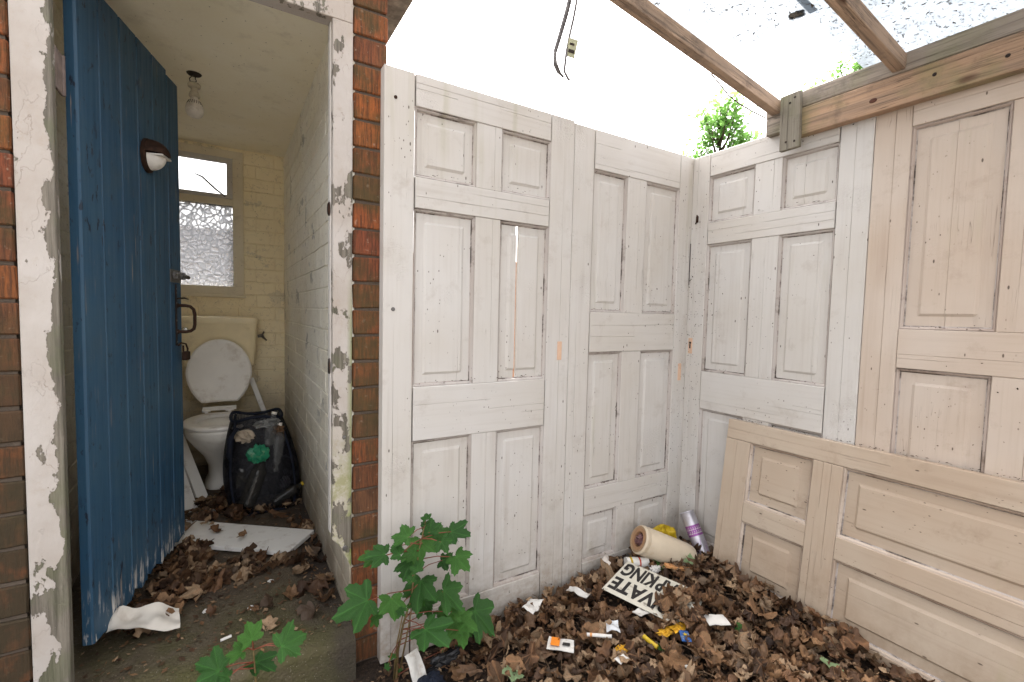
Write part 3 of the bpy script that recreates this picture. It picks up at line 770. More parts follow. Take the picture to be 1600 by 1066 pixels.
m = MB(); m.loft([(0, -.19, .388, .172, .222, 2.15), (0, -.19, .398, .178, .228, 2.15), (0, -.19, .408, .174, .224, 2.15), (0, -.19, .411, .160, .208, 2.15), (0, -.185, .411, .125, .170, 2.1), (0, -.185, .404, .112, .155, 2.1), (0, -.185, .390, .112, .155, 2.1)], 40, (False, False))
m.build('seat', SEATM, to, 'all')
# lid: flat oval, raised, leaning back on the cistern
def lid():
    m = MB(); n = 40; prof = [(.95, .0), (1., .005), (1., .012), (.97, .018), (.93, .020), (.90, .0175)]
    pts = []
    for k in range(n):
        a = 2 * math.pi * k / n; x, z = .172 * math.cos(a), .212 * math.sin(a)
        if z < -.175: z = -.175 - (z + .175) * .15
        if z < 0: x *= 1 - .10 * (z / -.2)
        pts.append((x, z))
    vs = []
    for s_, y in prof:
        vs += [(x * s_, -y, z * s_) for x, z in pts]
    fs = [(i * n + k, i * n + (k + 1) % n, (i + 1) * n + (k + 1) % n, (i + 1) * n + k) for i in range(len(prof) - 1) for k in range(n)]
    fs += [tuple(range(n))[::-1], tuple((len(prof) - 1) * n + k for k in range(n))]
    m.add(vs, fs); return m
ld = lid().build('lid', SEATM, to, True); ld.location = (0, .045, .642); ld.rotation_euler = (R(-9), 0, 0)
for x in (-.118, .118):
    m = MB(); m.lathe([(.001, 0), (.009, 0), (.009, .006), (.001, .007)], rotto((x, -.018, .105), (0, -1, 0)), 10); m.build('buffer', SEATM, ld, True)
m = MB()
for x in (-.07, .05): m.tube([(x - .022, .02, .425), (x + .022, .02, .425)], .011, 10); m.box(x - .008, x + .008, .005, .03, .40, .43, .002)
m.box(-.09, .085, .026, .036, .42, .445, .002)
m.build('hinge', SEATM, to, True)
# cistern
m = MB(); m.loft([(-.0, .24, .672, .185, .085, 9), (0, .235, .68, .193, .092, 9), (0, .235, .94, .210, .098, 9), (0, .235, .945, .212, .10, 9)], 48); ci = m.build('cistern', CIST, to, True)
m = MB(); m.loft([(0, .235, .9455, .213, .102, 9), (0, .235, .968, .216, .105, 9), (0, .235, .984, .212, .102, 9), (0, .235, .99, .195, .09, 7)], 48); m.build('cistern_lid', CIST, ci, True)
m = MB(); m.lathe([(.001, 0), (.017, 0), (.019, .006), (.014, .016), (.001, .018)], rotto((-.178, .142, .905), (0, -1, 0)), 16); m.build('flush_knob', plain('chromed knob', (.55, .53, .48, 1), .25, .1, .3, .8), ci, True)
m = MB(); sp_ = [(.155 + .012 * (1 - t / 20) * math.cos(t * .6), .1345, .912 + .012 * (1 - t / 20) * math.sin(t * .6)) for t in range(15)]; m.tube(sp_, .0012, 4); m.build('cable_mark', CIST, ci)
m = MB(); m.tube([(.215, .25, .86), (.24, .25, .865), (.25, .26, .85), (.27, .30, .83)], [.010, .013, .008, .005], 8); m.tube([(.24, .25, .865), (.25, .22, .89)], .006, 6); m.build('inlet_valve', STEEL, to, True)
# things by the toilet
def place_box(name, p0, p1, w, t, mat, label, cat, up=Vector((0, -1, 0)), group=None, c=.0015):
    p0, p1 = Vector(p0), Vector(p1); ax = (p1 - p0); L = ax.length; ax.normalize()
    n = (up - ax * up.dot(ax)).normalized(); s = n.cross(ax)
    o = empty_mesh = MB().box(-w / 2, w / 2, -t / 2, t / 2, 0, L, c).build(name, mat)
    o.matrix_world = frame(p0, s, n, ax)
    return tag(o, label, cat, group)
place_box('white_batten', (.32, 3.42, .155), (.127, 3.50, .742), .03, .035, WBOARD, 'white batten leaning between the toilet lid and the black mesh bag', 'batten')
place_box('white_board', (-.115, 2.90, .16), (-.262, 3.30, .47), .055, .018, WBOARD, 'white painted board propped at the foot of the toilet, nearest the pan', 'board', Vector((.3, -.4, 1)))
place_box('white_board', (-.175, 2.82, .16), (-.30, 3.22, .42), .075, .018, WBOARD, 'white painted board propped at the foot of the toilet, next to the blue door', 'board', Vector((.3, -.4, 1)))
place_box('skirting_offcut', (-.045, 2.84, .165), (-.20, 2.62, .168), .045, .02, WBOARD, 'short white skirting offcut lying among leaves in front of the propped boards', 'offcut', Vector((0, 0, 1)))
# white shelf on the floor
m = MB(); m.box(0, .60, 0, .205, 0, .018, .001)
o = m.build('white_shelf', WBOARD); ex = Vector((-.476, .37, 0)).normalized(); ex3 = ex; ey = Vector((.111, .174, 0)).normalized()
ey = (ey - ex * ey.dot(ex)).normalized()
# right-handed: x along the near edge toward the door, y away
o.matrix_world = frame((.206, 2.10, .166), -ex, ey, (0, 0, 1)) @ Matrix.Translation((-.60, 0, 0))
tag(o, 'white melamine shelf lying flat on the outhouse floor with leaves on it', 'shelf')

# mesh bag full of rubbish
bag = tag(empty('mesh_bag', (.165, 2.77, .152)), 'black mesh pop-up laundry bag stuffed with rubbish beside the toilet', 'bag')
def sec(t):   # local section centre and radii at height fraction t
    return (-.002 + (-.035) * t, .06 * t, t * .475, .158 + .028 * math.sin(3.1 * t ** .8) - .040 * t ** 2, .125 + .015 * math.sin(3.1 * t) - .02 * t, 2.5)
m = MB(); m.loft([sec(t / 10) for t in range(11)], 36, (True, False)); m.build('net', MESHF, bag, 'all')
def rim(t, r, name='trim'):
    cx, cy, cz, ax, ay, pw = sec(t); pts = []
    for k in range(37):
        a = 2 * math.pi * k / 36; c_, s_ = math.cos(a), math.sin(a)
        pts.append((cx + ax * math.copysign(abs(c_) ** (2 / pw), c_), cy + ay * math.copysign(abs(s_) ** (2 / pw), s_), cz + .012 * math.sin(3 * a)))
    return MB().tube(pts, r, 6, False).build(name, NAVY, bag, 'all')
rim(1., .009); rim(.0, .007)
for k in (4, 14, 22, 32):
    pts = []
    for t in range(11):
        cx, cy, cz, ax, ay, pw = sec(t / 10); a = 2 * math.pi * k / 36; c_, s_ = math.cos(a), math.sin(a)
        pts.append((cx + ax * math.copysign(abs(c_) ** (2 / pw), c_), cy + ay * math.copysign(abs(s_) ** (2 / pw), s_), cz))
    MB().tube(pts, .0065, 6).build('trim', NAVY, bag, 'all')
pts = [(-.13, -.10, .45), (-.165, -.13, .40), (-.17, -.14, .33), (-.165, -.13, .30)]
MB().tube(pts, [.012, .016, .015, .008], 6, flat=.4).build('carry_strap', NAVY, bag, 'all')
# dark liner of the pile inside, crumpled
def lump(name, c, r, mat, label, cat, amp=.35, sq=(1, 1, 1), seed=0, group=None, f=3.):
    m = MB(); n, k = 18, 10; vs = []
    for j in range(k + 1):
        ph = math.pi * j / k
        for i in range(n):
            th = 2 * math.pi * i / n; d = Vector((math.sin(ph) * math.cos(th), math.sin(ph) * math.sin(th), math.cos(ph)))
            rr = r * (1 + amp * noise.fractal(d * f + Vector((seed, 0, 0)), .8, 2., 3))
            vs.append((d.x * rr * sq[0], d.y * rr * sq[1], d.z * rr * sq[2]))
    fs = [(j * n + i, (j + 1) * n + i, (j + 1) * n + (i + 1) % n, j * n + (i + 1) % n) for j in range(k) for i in range(n)]
    m.add(vs, fs); o = m.build(name, mat, None, False); o.location = c
    return tag(o, label, cat, group)
DKP = plain('black bin liner plastic', (.018, .018, .02, 1), .25, .3, .3, 0, (.10, .08, .06, 1), 30)
lump('bin_liner', (.19, 2.86, .32), .115, DKP, 'crumpled black bin liner filling the bottom of the mesh bag', 'bin liner', .5, (1.0, .7, 1.15), 3)
lump('paper_cup', (.07, 2.72, .545), .048, plain('grubby beige cup', (.45, .37, .28, 1), .6, .2, .4), 'squashed beige paper cup near the rim of the mesh bag, left of the green packet', 'cup', .35, (1, .8, .7), 8)
def bottle(p0, d, L, r, mat, label, capm=None):
    M_ = rotto(p0, d)
    o = empty('plastic_bottle', M=M_)
    tag(o, label, 'bottle')
    pr = [(.002, 0), (r * .8, .0), (r, .012)] + [(r * (1 - .07 * (k % 2)), .02 + (L * .62) * k / 8) for k in range(9)] + [(r * .85, L * .72), (r * .42, L * .86), (r * .33, L * .9), (r * .33, L * .95)]
    MB().lathe(pr, None, 16).build('body', mat, o, 'all')
    MB().lathe([(r * .38, L * .93), (r * .38, L), (.001, L)], None, 12).build('cap', capm or LAMPW, o, True)
    return o
bottle((.20, 2.70, .34), (.12, .15, 1), .26, .036, PET, 'clear ribbed plastic bottle standing upright against the net near the wall', LAMPW)
bottle((.07, 2.66, .20), (.28, .1, .8), .26, .042, PETD, 'large smoky plastic bottle lying along the front of the mesh bag')
bottle((.26, 2.82, .22), (-.2, -.1, 1), .27, .036, PETD, 'dark bottle at the wall side of the mesh bag')
bottle((.17, 2.72, .48), (.2, .1, .95), .18, .035, PET, 'short clear bottle poking up near the top rim of the mesh bag')
bottle((.19, 2.66, .19), (.5, .1, .25), .17, .03, PETD, 'small dark bottle with a yellow cap at the bottom of the mesh bag', YELL)
lump('crisp_packet', (.125, 2.665, .46), .048, GRNP, 'crumpled green and white packet pressed against the front of the net', 'packet', .5, (1, .35, .9), 21)
lump('crushed_can', (.255, 2.74, .26), .035, SILV, 'crushed silver can low down in the mesh bag', 'can', .4, (.7, .7, 1.1), 31)

DKB = plain('dark wet rubbish', (.05, .035, .025, 1), .45, .5, .6, 0, (.14, .11, .08, 1), 40)
lump('rubbish_wad', (.17, 2.86, .46), .10, DKB, 'dark wad of wet leaves and rubbish in the upper half of the mesh bag', 'rubbish', .55, (1.1, .6, 1.0), 51)
lump('food_tray', (.165, 2.73, .60), .042, plain('grey plastic tray', (.22, .22, .21, 1), .3, .2, .4), 'crushed grey plastic tray under the rim of the mesh bag', 'tray', .7, (1.4, .7, .6), 61)
lump('leaf_wad', (.215, 2.725, .555), .03, DEAD, 'clump of brown leaves near the top of the mesh bag', 'leaf clump', .8, (1.2, .6, 1.), 71)
lump('film_wad', (.065, 2.69, .34), .045, PETD, 'dark film wad low on the toilet side of the mesh bag', 'film', .7, (.9, .5, 1.2), 81)
# white cloth on the floor at the door
def sheetm(name, c, w, h, mat, amp, label, cat, seed, rz=0., f=7., n=16, tilt=(0, 0), zf=None, lift=.004, thick=.0015):
    m = MB(); vs = []
    for j in range(n + 1):
        for i in range(n + 1):
            x, y = (i / n - .5) * w, (j / n - .5) * h
            e = 1 + .18 * noise.noise(Vector((x * 11, y * 11, seed)))
            x *= e; y *= e
            z = amp * (noise.fractal(Vector((x * f, y * f, seed * 1.7)), .9, 2., 3) + .35)
            vs.append((x, y, max(z, 0) + lift + thick))
    nn = (n + 1) ** 2; vs += [(x, y, z - thick) for x, y, z in vs]
    fs = []
    for j in range(n):
        for i in range(n):
            q = (j * (n + 1) + i, j * (n + 1) + i + 1, (j + 1) * (n + 1) + i + 1, (j + 1) * (n + 1) + i)
            fs += [q, tuple(a + nn for a in q[::-1])]
    m.add(vs, fs); o = m.build(name, mat, None, True); o.location = c; o.rotation_euler = (tilt[0], tilt[1], rz)
    return tag(o, label, cat)
sheetm('white_cloth', (-.228, 1.80, .185), .17, .085, CLOTH, .08, 'crumpled dirty white cloth lying on leaves under the open blue door', 'cloth', 5, R(-2), 6., 18, (R(24), 0))

# ---------------------------------------------------------------- reclaimed panel doors used as fencing
def panel_door(M, xb, zb, mats, label, field=.03, fd=.006, gap=.004, cracks=None, splits=None, cat='door', T=.042, seed=0, rev=False, group=None, name='panel_door', pd=.015):
    """xb: stile/panel/muntin/panel/stile breaks; zb: rail,panel,rail,... breaks from 0 up. local x across, -y toward the viewer, z up"""
    rnd = random.Random(seed); V, Hm, MM = mats
    root = empty(name, M=M); tag(root, label, cat, group)
    x = xb; cracks = cracks or {}; splits = splits or {}
    H = zb[-1]
    def rc(n_, axis, lo, hi, a, b):   # random drying checks starting at an end
        out = []
        for _ in range(n_):
            p = rnd.uniform(lo, hi); ln = rnd.uniform(.15, .55) * (b - a)
            s0 = a if rnd.random() < .5 else b - ln
            out.append((axis, p, s0, s0 + ln, .0016, .003))
        return out
    MB().board(x[0], x[1] - .0005, 0, H, 0, T, rc(1, 'x', x[0] + .02, x[1] - .02, 0, H), zs=[H * .3, H * .6]).build('stile', V, root)
    MB().board(x[4] + .0005, x[5], 0, H, 0, T, rc(1, 'x', x[4] + .02, x[5] - .02, 0, H)).build('stile', V, root)
    k = 0
    for i in range(0, len(zb) - 1):
        z0, z1 = zb[i], zb[i + 1]
        if i % 2 == 0:   # rail
            w_ = rnd.uniform(-.0012, .0008)
            m = MB(); m.board(x[1] + gap, x[4] - gap, z0 + (.0005 if i else 0), z1 - .0005, -.0015 + w_, T - .004, rc(3 if z1 - z0 > .09 else 1, 'z', z0 + .02, z1 - .02, x[1] + gap, x[4] - gap))
            m.box(x[1] - .02, x[4] + .02, .017, .027, z0 - (.004 if i else 0), z1 + (.004 if i < len(zb) - 2 else 0))
            m.build('rail', Hm, root)
        else:
            MB().board(x[2], x[3], z0, z1, .0004, T - .005, rc(1, 'x', x[2] + .02, x[3] - .02, z0, z1)).build('muntin', V, root)
            for a, b in ((x[1], x[2]), (x[3], x[4])):
                mo = MB(); s1, dd = .0105, .0105
                R0 = [(a, z0), (b, z0), (b, z1), (a, z1)]
                def ins(e): return [(a + e, z0 + e), (b - e, z0 + e), (b - e, z1 - e), (a + e, z1 - e)]
                rings = [(ins(0), .0022), (ins(.0018), .0055), (ins(.003), .0035), (ins(.0065), .0055), (ins(s1 - .001), dd), (ins(s1 - .0005), pd - .0005), (ins(s1 + .0022), pd - .0004)]
                vs = [(p[0], y, p[1]) for rg, y in rings for p in rg]
                fs = [(r_ * 4 + q, r_ * 4 + (q + 1) % 4, (r_ + 1) * 4 + (q + 1) % 4, (r_ + 1) * 4 + q) for r_ in range(len(rings) - 1) for q in range(4)]
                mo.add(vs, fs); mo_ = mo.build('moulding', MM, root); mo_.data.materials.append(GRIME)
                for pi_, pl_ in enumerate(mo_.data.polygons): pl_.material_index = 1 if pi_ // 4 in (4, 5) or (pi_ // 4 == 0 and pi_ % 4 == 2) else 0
                # fielded panel, possibly boards with open joints
                e = s1 - .001; pa, pb, pc, pd_ = a + e, b - e, z0 + e, z1 - e
                gaps = splits.get(k, [])
                edges = [pa] + [g for gg in gaps for g in (gg[0] - gg[1] / 2, gg[0] + gg[1] / 2)] + [pb]
                for q in range(0, len(edges), 2):
                    u0, u1 = edges[q], edges[q + 1]
                    f0, f1 = field, field + .009
                    def dep(x_, z_):
                        d_ = min(x_ - pa, pb - x_, z_ - pc, pd_ - z_)
                        if d_ <= f0: return 0.
                        return -fd * min(1, (d_ - f0) / .009)
                    crk = list(cracks.get(k, [])) if q == 0 else []
                    for g in (rnd.uniform(pa + .03, pb - .03),):
                        if rnd.random() < .6 and u0 < g - .004 and g + .004 < u1: crk.append(('x', g, pc + .002, pd_ - .002, .0012, .0022))
                    MB().board(u0, u1, pc, pd_, pd, pd + .007, crk, .0006, xs=[pa + f0, pa + f1, pb - f0, pb - f1], zs=[pc + f0, pc + f1, pd_ - f0, pd_ - f1], f=dep).build('panel', V, root)
                k += 1
    return root
def MLz(x0, z0): return frame((x0, 1.505, z0), (1, 0, 0), (0, 1, 0), (0, 0, 1))
def MRz(y0, z0): return frame((1.915, y0, z0), (0, -1, 0), (1, 0, 0), (0, 0, 1))
mA = (PA_V, PA_H, PM)
zA = [0.0, .14, .751, .936, 1.534, 1.635, 1.861, 1.965]
dA = panel_door(MLz(.428, .01), [0, .100, .328, .430, .650, .762], zA, mA, 'off white six panel door fixed upright against the brick pier, behind the green seedling', seed=3,
                splits={3: [(.511, .0105)]}, gap=.0045)
zB = [0.0, .118, .33, .443, 1.035, 1.205, 1.795, 1.955]
dB = panel_door(MLz(1.192, .012), [0, .105, .300, .415, .635, .735], zB, mA, 'off white panel door set upside down in the fence corner, with its small panels at the bottom', seed=8, gap=.0035)
dC = panel_door(MRz(1.502, .0), [0, .090, .310, .424, .630, .736], [0, .155, .775, .952, .952 + .0, .952 + .0] if False else [0.0, .14, .775, .952, 1.545, 1.643, 1.857, 1.962], mA,
                'off white six panel door in the corner with a grey green timber cleat nailed over its top', seed=21, gap=.003)
dD = panel_door(MRz(.764, .0), [0, .103, .335, .435, .665, .765], [0, .118, .33, .44, 1.05, 1.18, 1.84, 1.955], (PB_V, PB_H, PBM),
                'pinkish beige panel door standing under the knotty wall plate, above the lying door', seed=5, field=.034, fd=.006, gap=.001)
exL = Vector((-.112, 0, -.994)).normalized(); ezL = Vector((0, -1, 0)); eyL = ezL.cross(exL)
dE = panel_door(frame((1.872, 1.228, .765), exL, eyL, ezL), [0, .080, .328, .408, .645, .755], [0, .108, .355, .455, 1.1, 1.28, 1.83, 1.965], (PE_V, PE_H, PEM),
                'beige panel door lying on its long edge, leaning on the upright doors over the leaf litter', seed=9, field=.036, fd=.009, gap=.0008, pd=.018)
def small(parent, name, mat, f, smooth=False):
    m = MB(); f(m); return m.build(name, mat, parent, smooth)
# dirt, cobweb bits and leaf crumbs caught in the corner, on rails and in mouldings
m = MB(); q_ = random.Random(31)
def flake(p, n_, L):
    n_ = Vector(n_); a = n_.orthogonal().normalized(); a.rotate(Matrix.Rotation(q_.uniform(0, 6.28), 3, n_)); b = n_.cross(a); w = L * q_.uniform(.25, .8)
    p = Vector(p); m.add([p - a * L, p + b * w + n_ * L * .4, p + a * L, p - b * w + n_ * L * .3], [(0, 1, 2), (0, 2, 3)], q_.random())
def fL(n, x0, x1, z0, z1, s=.0035):
    for _ in range(n): flake((q_.uniform(x0, x1), 1.5035 - q_.random() * .002, q_.uniform(z0, z1)), (0, -1, 0), q_.uniform(.3, 1) ** 2 * s)
def fR(n, y0, y1, z0, z1, s=.0035):
    for _ in range(n): flake((1.9135 - q_.random() * .002, q_.uniform(y0, y1), q_.uniform(z0, z1)), (-1, 0, 0), q_.uniform(.3, 1) ** 2 * s)
fL(240, 1.80, 1.912, .2, 1.5); fR(260, 1.42, 1.50, .2, 1.6); fL(60, 1.60, 1.9, 1.1, 1.35, .005); fR(70, 1.3, 1.5, 1.1, 1.4, .005)
fL(60, 1.2, 1.85, .3, 1.9); fL(70, .53, 1.15, .1, .9); fR(60, .8, 1.4, .8, 1.9); fL(40, .5, 1.8, .03, .3, .006); fR(80, .68, 1.0, 1.90, 1.95, .004); fR(40, 0, .7, .75, 1.2, .004)
for zz_, xa, xb in ((1.66, .53, 1.08), (.960, .53, 1.08), (1.228, 1.30, 1.83), (1.20, 1.30, 1.83), (.467, 1.30, 1.83), (.34, 1.30, 1.83)):
    for _ in range(38): flake((q_.uniform(xa, xb), 1.5125 - q_.random() * .010, zz_ + q_.gauss(0, .004)), (0, -.3, 1), q_.uniform(.3, 1) ** 2 * .006)
for zz_, ya, yb in ((1.655, .88, 1.41), (.962, .88, 1.41), (1.19, .1, .66)):
    for _ in range(38): flake((1.922 - q_.random() * .010, q_.uniform(ya, yb), zz_ + q_.gauss(0, .004)), (-.3, 0, 1), q_.uniform(.3, 1) ** 2 * .006)
for _ in range(260):
    t_ = q_.uniform(.02, 1.2); flake((1.872 + q_.random() * .035, 1.228 - t_, .768 + q_.random() * .004), (0, 0, 1), q_.uniform(.3, 1) ** 2 * .006)
tag(m.build('dirt_crumbs', plain('dry dirt crumbs', (.06, .038, .024, 1), .95, .5), None), kind='stuff')
# details on the doors
small(dA, 'lock_patch', PEACH, lambda m: m.box(.704, .726, -.0025, .004, 1.01, 1.085, .001))
small(dA, 'screw', STEEL, lambda m: m.lathe([(.001, 0), (.007, 0), (.005, .004), (.001, .004)], rotto((.033, 0, 1.198), (0, -1, 0)), 10))
small(dA, 'screw', RUST, lambda m: m.lathe([(.001, 0), (.006, 0), (.004, .005), (.001, .005)], rotto((.036, 0, 1.872), (0, -1, 0)), 8))
small(dB, 'lock_patch', PEACH, lambda m: m.box(.674, .696, -.0025, .004, .885, .968, .001))
small(dC, 'lock_patch', PEACH, lambda m: m.box(.014, .036, -.0025, .004, 1.03, 1.105, .001))
small(dC, 'keyhole', DARKM, lambda m: (m.lathe([(.001, 0), (.006, 0), (.004, .003), (.001, .003)], rotto((.025, -.003, 1.082), (0, -1, 0)), 8), m.box(.022, .028, -.0045, -.002, 1.055, 1.075)))
small(dC, 'latch_remnant', RUST, lambda m: (m.box(.028, .04, -.006, .0, 1.655, 1.685, .001), m.tube([(.034, -.005, 1.69), (.04, -.012, 1.665), (.03, -.008, 1.648)], .003, 6)))
small(dC, 'paint_slit', DARKM, lambda m: m.box(.0, .0035, -.001, .002, 1.36, 1.56))
for o_, a in ((dB, (.275, .45)), (dA, (.7, .9))):
    pass

# ---------------------------------------------------------------- roof timbers and sheets
wp = tag(empty('wall_plate', (1.9, .5, 2.0)), 'knotty orange brown timber plate nailed along the top of the doors', 'timber')
MB().box(-.026, .013, -1.5, .565, -.092, .009, .002).build('lower_timber', PLT, wp)
m = MB()
for y, z in ((.53, -.03), (.50, -.035), (.535, -.07), (.505, -.075), (-.06, -.045), (-.10, -.05), (-.11, -.062), (.10, -.03)): m.lathe([(.001, .002), (.0045, .002), (.006, .0), (.0005, -.001)], rotto((-.0262, y, z), (-1, 0, 0)), 8)
m.build('nail_hole', DARKM, wp)
for y_, z_, r_ in ((-.115, -.040, .017), (-.235, -.060, .009), (.26, -.05, .008), (-.60, -.045, .014)):
    m = MB(); m.lathe([(r_, .0), (r_ * .8, .0009), (r_ * .3, .0012), (.0005, .0010)], rotto((-.0262, y_, z_), (-1, 0, 0)) @ Matrix.Scale(1.5, 4, (1, 0, 0)), 12); m.build('knot', plain('dark red knot', (.10, .035, .018, 1), .7, .4, .4, 0, (.03, .015, .01, 1), 90), wp)
up_ = tag(empty('roof_bearer', (1.91, .5, 2.045)), 'grey weathered roof bearer lying along the back of the knotty plate', 'timber')
MB().box(-.025, .03, -1.5, .64, -.03, .032, .003).build('bearer', PLG, up_)
MB().box(-.028, .014, .575, .635, -.098, -.032, .002).build('packing_block', PLG, up_)
cl_ = MB().box(-.008, .011, -.037, .037, -.105, .105, .0015).build('timber_cleat', CLT); cl_.location = (1.862, 1.026, 1.965); cl_.rotation_euler = (R(-1.5), 0, 0)
tag(cl_, 'short green grey timber cleat nailed upright over the end of the plate', 'cleat')
nm = MB()
for y, z in ((-.02, -.08), (.012, -.075), (-.018, .085), (.0, .07)): nm.lathe([(.001, .0015), (.0035, .0015), (.0045, 0), (.0005, -.001)], rotto((-.0082, y, z), (-1, 0, 0)), 8)
nm.build('nail_hole', DARKM, cl_)
def rafter(yn, label, x1):
    d = Vector((-1, 0, .152)).normalized(); o = MB().box(0, x1, 0, .036, 0, .05, .002).build('roof_rafter', RAF)
    n = Vector((0, 1, 0)); ux = -d; uz = ux.cross(n)
    # local x runs up and away from the plate
    o.matrix_world = frame((1.883, yn + .036, 2.022), d, (0, -1, 0), d.cross(Vector((0, -1, 0))))
    return tag(o, label, 'rafter', 'bare roof rafters')
rafter(1.081, 'brown roof rafter meeting the plate at the green grey cleat', 1.75)
rafter(.678, 'orange brown roof rafter crossing under the speckled roof sheet', 1.75)
rafter(.17, 'roof rafter at the open end of the lean-to beyond the speckled sheet', 1.75)
# sheet plane z = 2.125+.15*(1.885-x)
def roofsheet(poly, dz, label, name='roof_sheet', mat=SHEET, th=.0018):
    m = MB(); n = len(poly); zz = lambda x: 2.127 + .15 * (1.885 - x) + dz
    vs = [(x, y, zz(x)) for x, y in poly] + [(x, y, zz(x) + th) for x, y in poly]
    m.add(vs, [tuple(range(n))[::-1], tuple(range(n, 2 * n))] + [(i, (i + 1) % n, (i + 1) % n + n, i + n) for i in range(n)])
    return tag(m.build(name, mat), label, 'roof sheet')
roofsheet([(.7, .81), (1.587, .81), (1.585, .90), (1.588, 1.0), (1.575, 1.06), (1.56, 1.10), (1.53, 1.14), (.7, 1.16)], .0, 'specked translucent roof sheet with a broken lower edge, between the two rafters')
roofsheet([(.75, -.25), (1.99, -.25), (1.985, .838), (1.2, .832), (.75, .83)], .004, 'bluish dirty translucent roof sheet over the knotty end of the plate', mat=SHEET2)
# moss and leaf crumbs on the sheets
m = MB()
rr = random.Random(4)
for k in range(2600):
    x, y = rr.uniform(.75, 1.98), rr.uniform(-.2, 1.13)
    if x > 1.57 and y > .83: continue
    if y > .83 and noise.noise(Vector((x * 4, y * 4, 1))) < -.15: continue
    z = 2.124 + .15 * (1.885 - x); a = rr.uniform(0, 6.28); L = rr.uniform(.002, .009) * (2. if rr.random() < .08 else 1); w_ = L * rr.uniform(.15, .4)
    c, s = math.cos(a), math.sin(a); b = rr.uniform(-.4, .4) * L
    P5 = [(-L, 0), (-L * .3, w_ + b), (L, 0), (L * .2, -w_ + b)]
    vs = [(x + p * c - q * s, y + p * s + q * c, z - .0005 - rr.uniform(0, .002)) for p, q in P5]
    m.add(vs, [(0, 1, 2, 3)], rr.random())
tag(m.build('moss_crumbs', plain('dry moss', (.10, .09, .075, 1), .95)), kind='stuff')
lump('leaf_wad', (1.565, .862, 2.180), .019, plain('grey leaf mould', (.22, .21, .19, 1), .95, .5), 'clump of grey leaf mould caught where the two roof sheets meet', 'debris', .6, (1, 1.2, .35), 3)
# wire at the rafter
m = MB(); m.tube([(1.50, 1.12, 2.083), (1.55, 1.125, 2.068), (1.62, 1.128, 2.04), (1.70, 1.128, 2.025), (1.78, 1.124, 2.015), (1.85, 1.122, 2.010)], .0025, 6)
tag(m.build('thin_wire', TWIG, None, 'all'), 'thin brown wire hanging below the rafter beside the cleat', 'wire')
# hanging cable with tag
cb = tag(empty('hanging_cable', (.76, 1.0, 2.5)), 'perished grey cable loop hanging in front of the sky with a small tag', 'cable')
Lc = lambda pts: [(x - .76, y - 1.0, z - 2.5) for x, y, z in pts]
MB().tube(Lc([(.80, 1.02, 2.5), (.785, 1.0, 2.2), (.767, 1., 2.03), (.752, 1, 1.97), (.737, 1, 1.92), (.719, 1, 1.865), (.720, 1, 1.84), (.731, 1, 1.824), (.748, 1, 1.815)]), [.006, .006, .006, .0055, .005, .005, .006, .005, .003], 8, flat=.8).build('cable', CABLE, cb, 'all')
MB().tube(Lc([(.792, 1.012, 2.5), (.777, .992, 2.2), (.758, .992, 2.03), (.744, .994, 1.97), (.729, .994, 1.92), (.714, .994, 1.87), (.718, .994, 1.84), (.733, .994, 1.82)]), [.004] * 7 + [.002], 8, flat=.8).build('cable', CABLE, cb, 'all')
MB().tube(Lc([(.83, 1.01, 2.5), (.81, 1.0, 2.2), (.786, 1, 2.03), (.775, 1, 1.97), (.763, 1, 1.92), (.755, 1, 1.88), (.752, 1, 1.85), (.750, 1, 1.83), (.765, 1., 1.813), (.775, .995, 1.812)]), [.0032] * 9 + [.001], 6).build('cable', CABLE, cb, 'all')
tg = MB().box(-.001, .024, -.001, .001, -.022, .022, .0004).build('tag', TAG, cb); tg.location = Lc([(.757, .998, 1.893)])[0]; tg.rotation_euler = (R(10), R(10), R(-20))
m = MB(); m.box(.004, .02, -.002, -.0012, -.012, -.004); m.box(.004, .016, -.002, -.0012, .006, .011); o = m.build('tag_print', DARKM, tg)

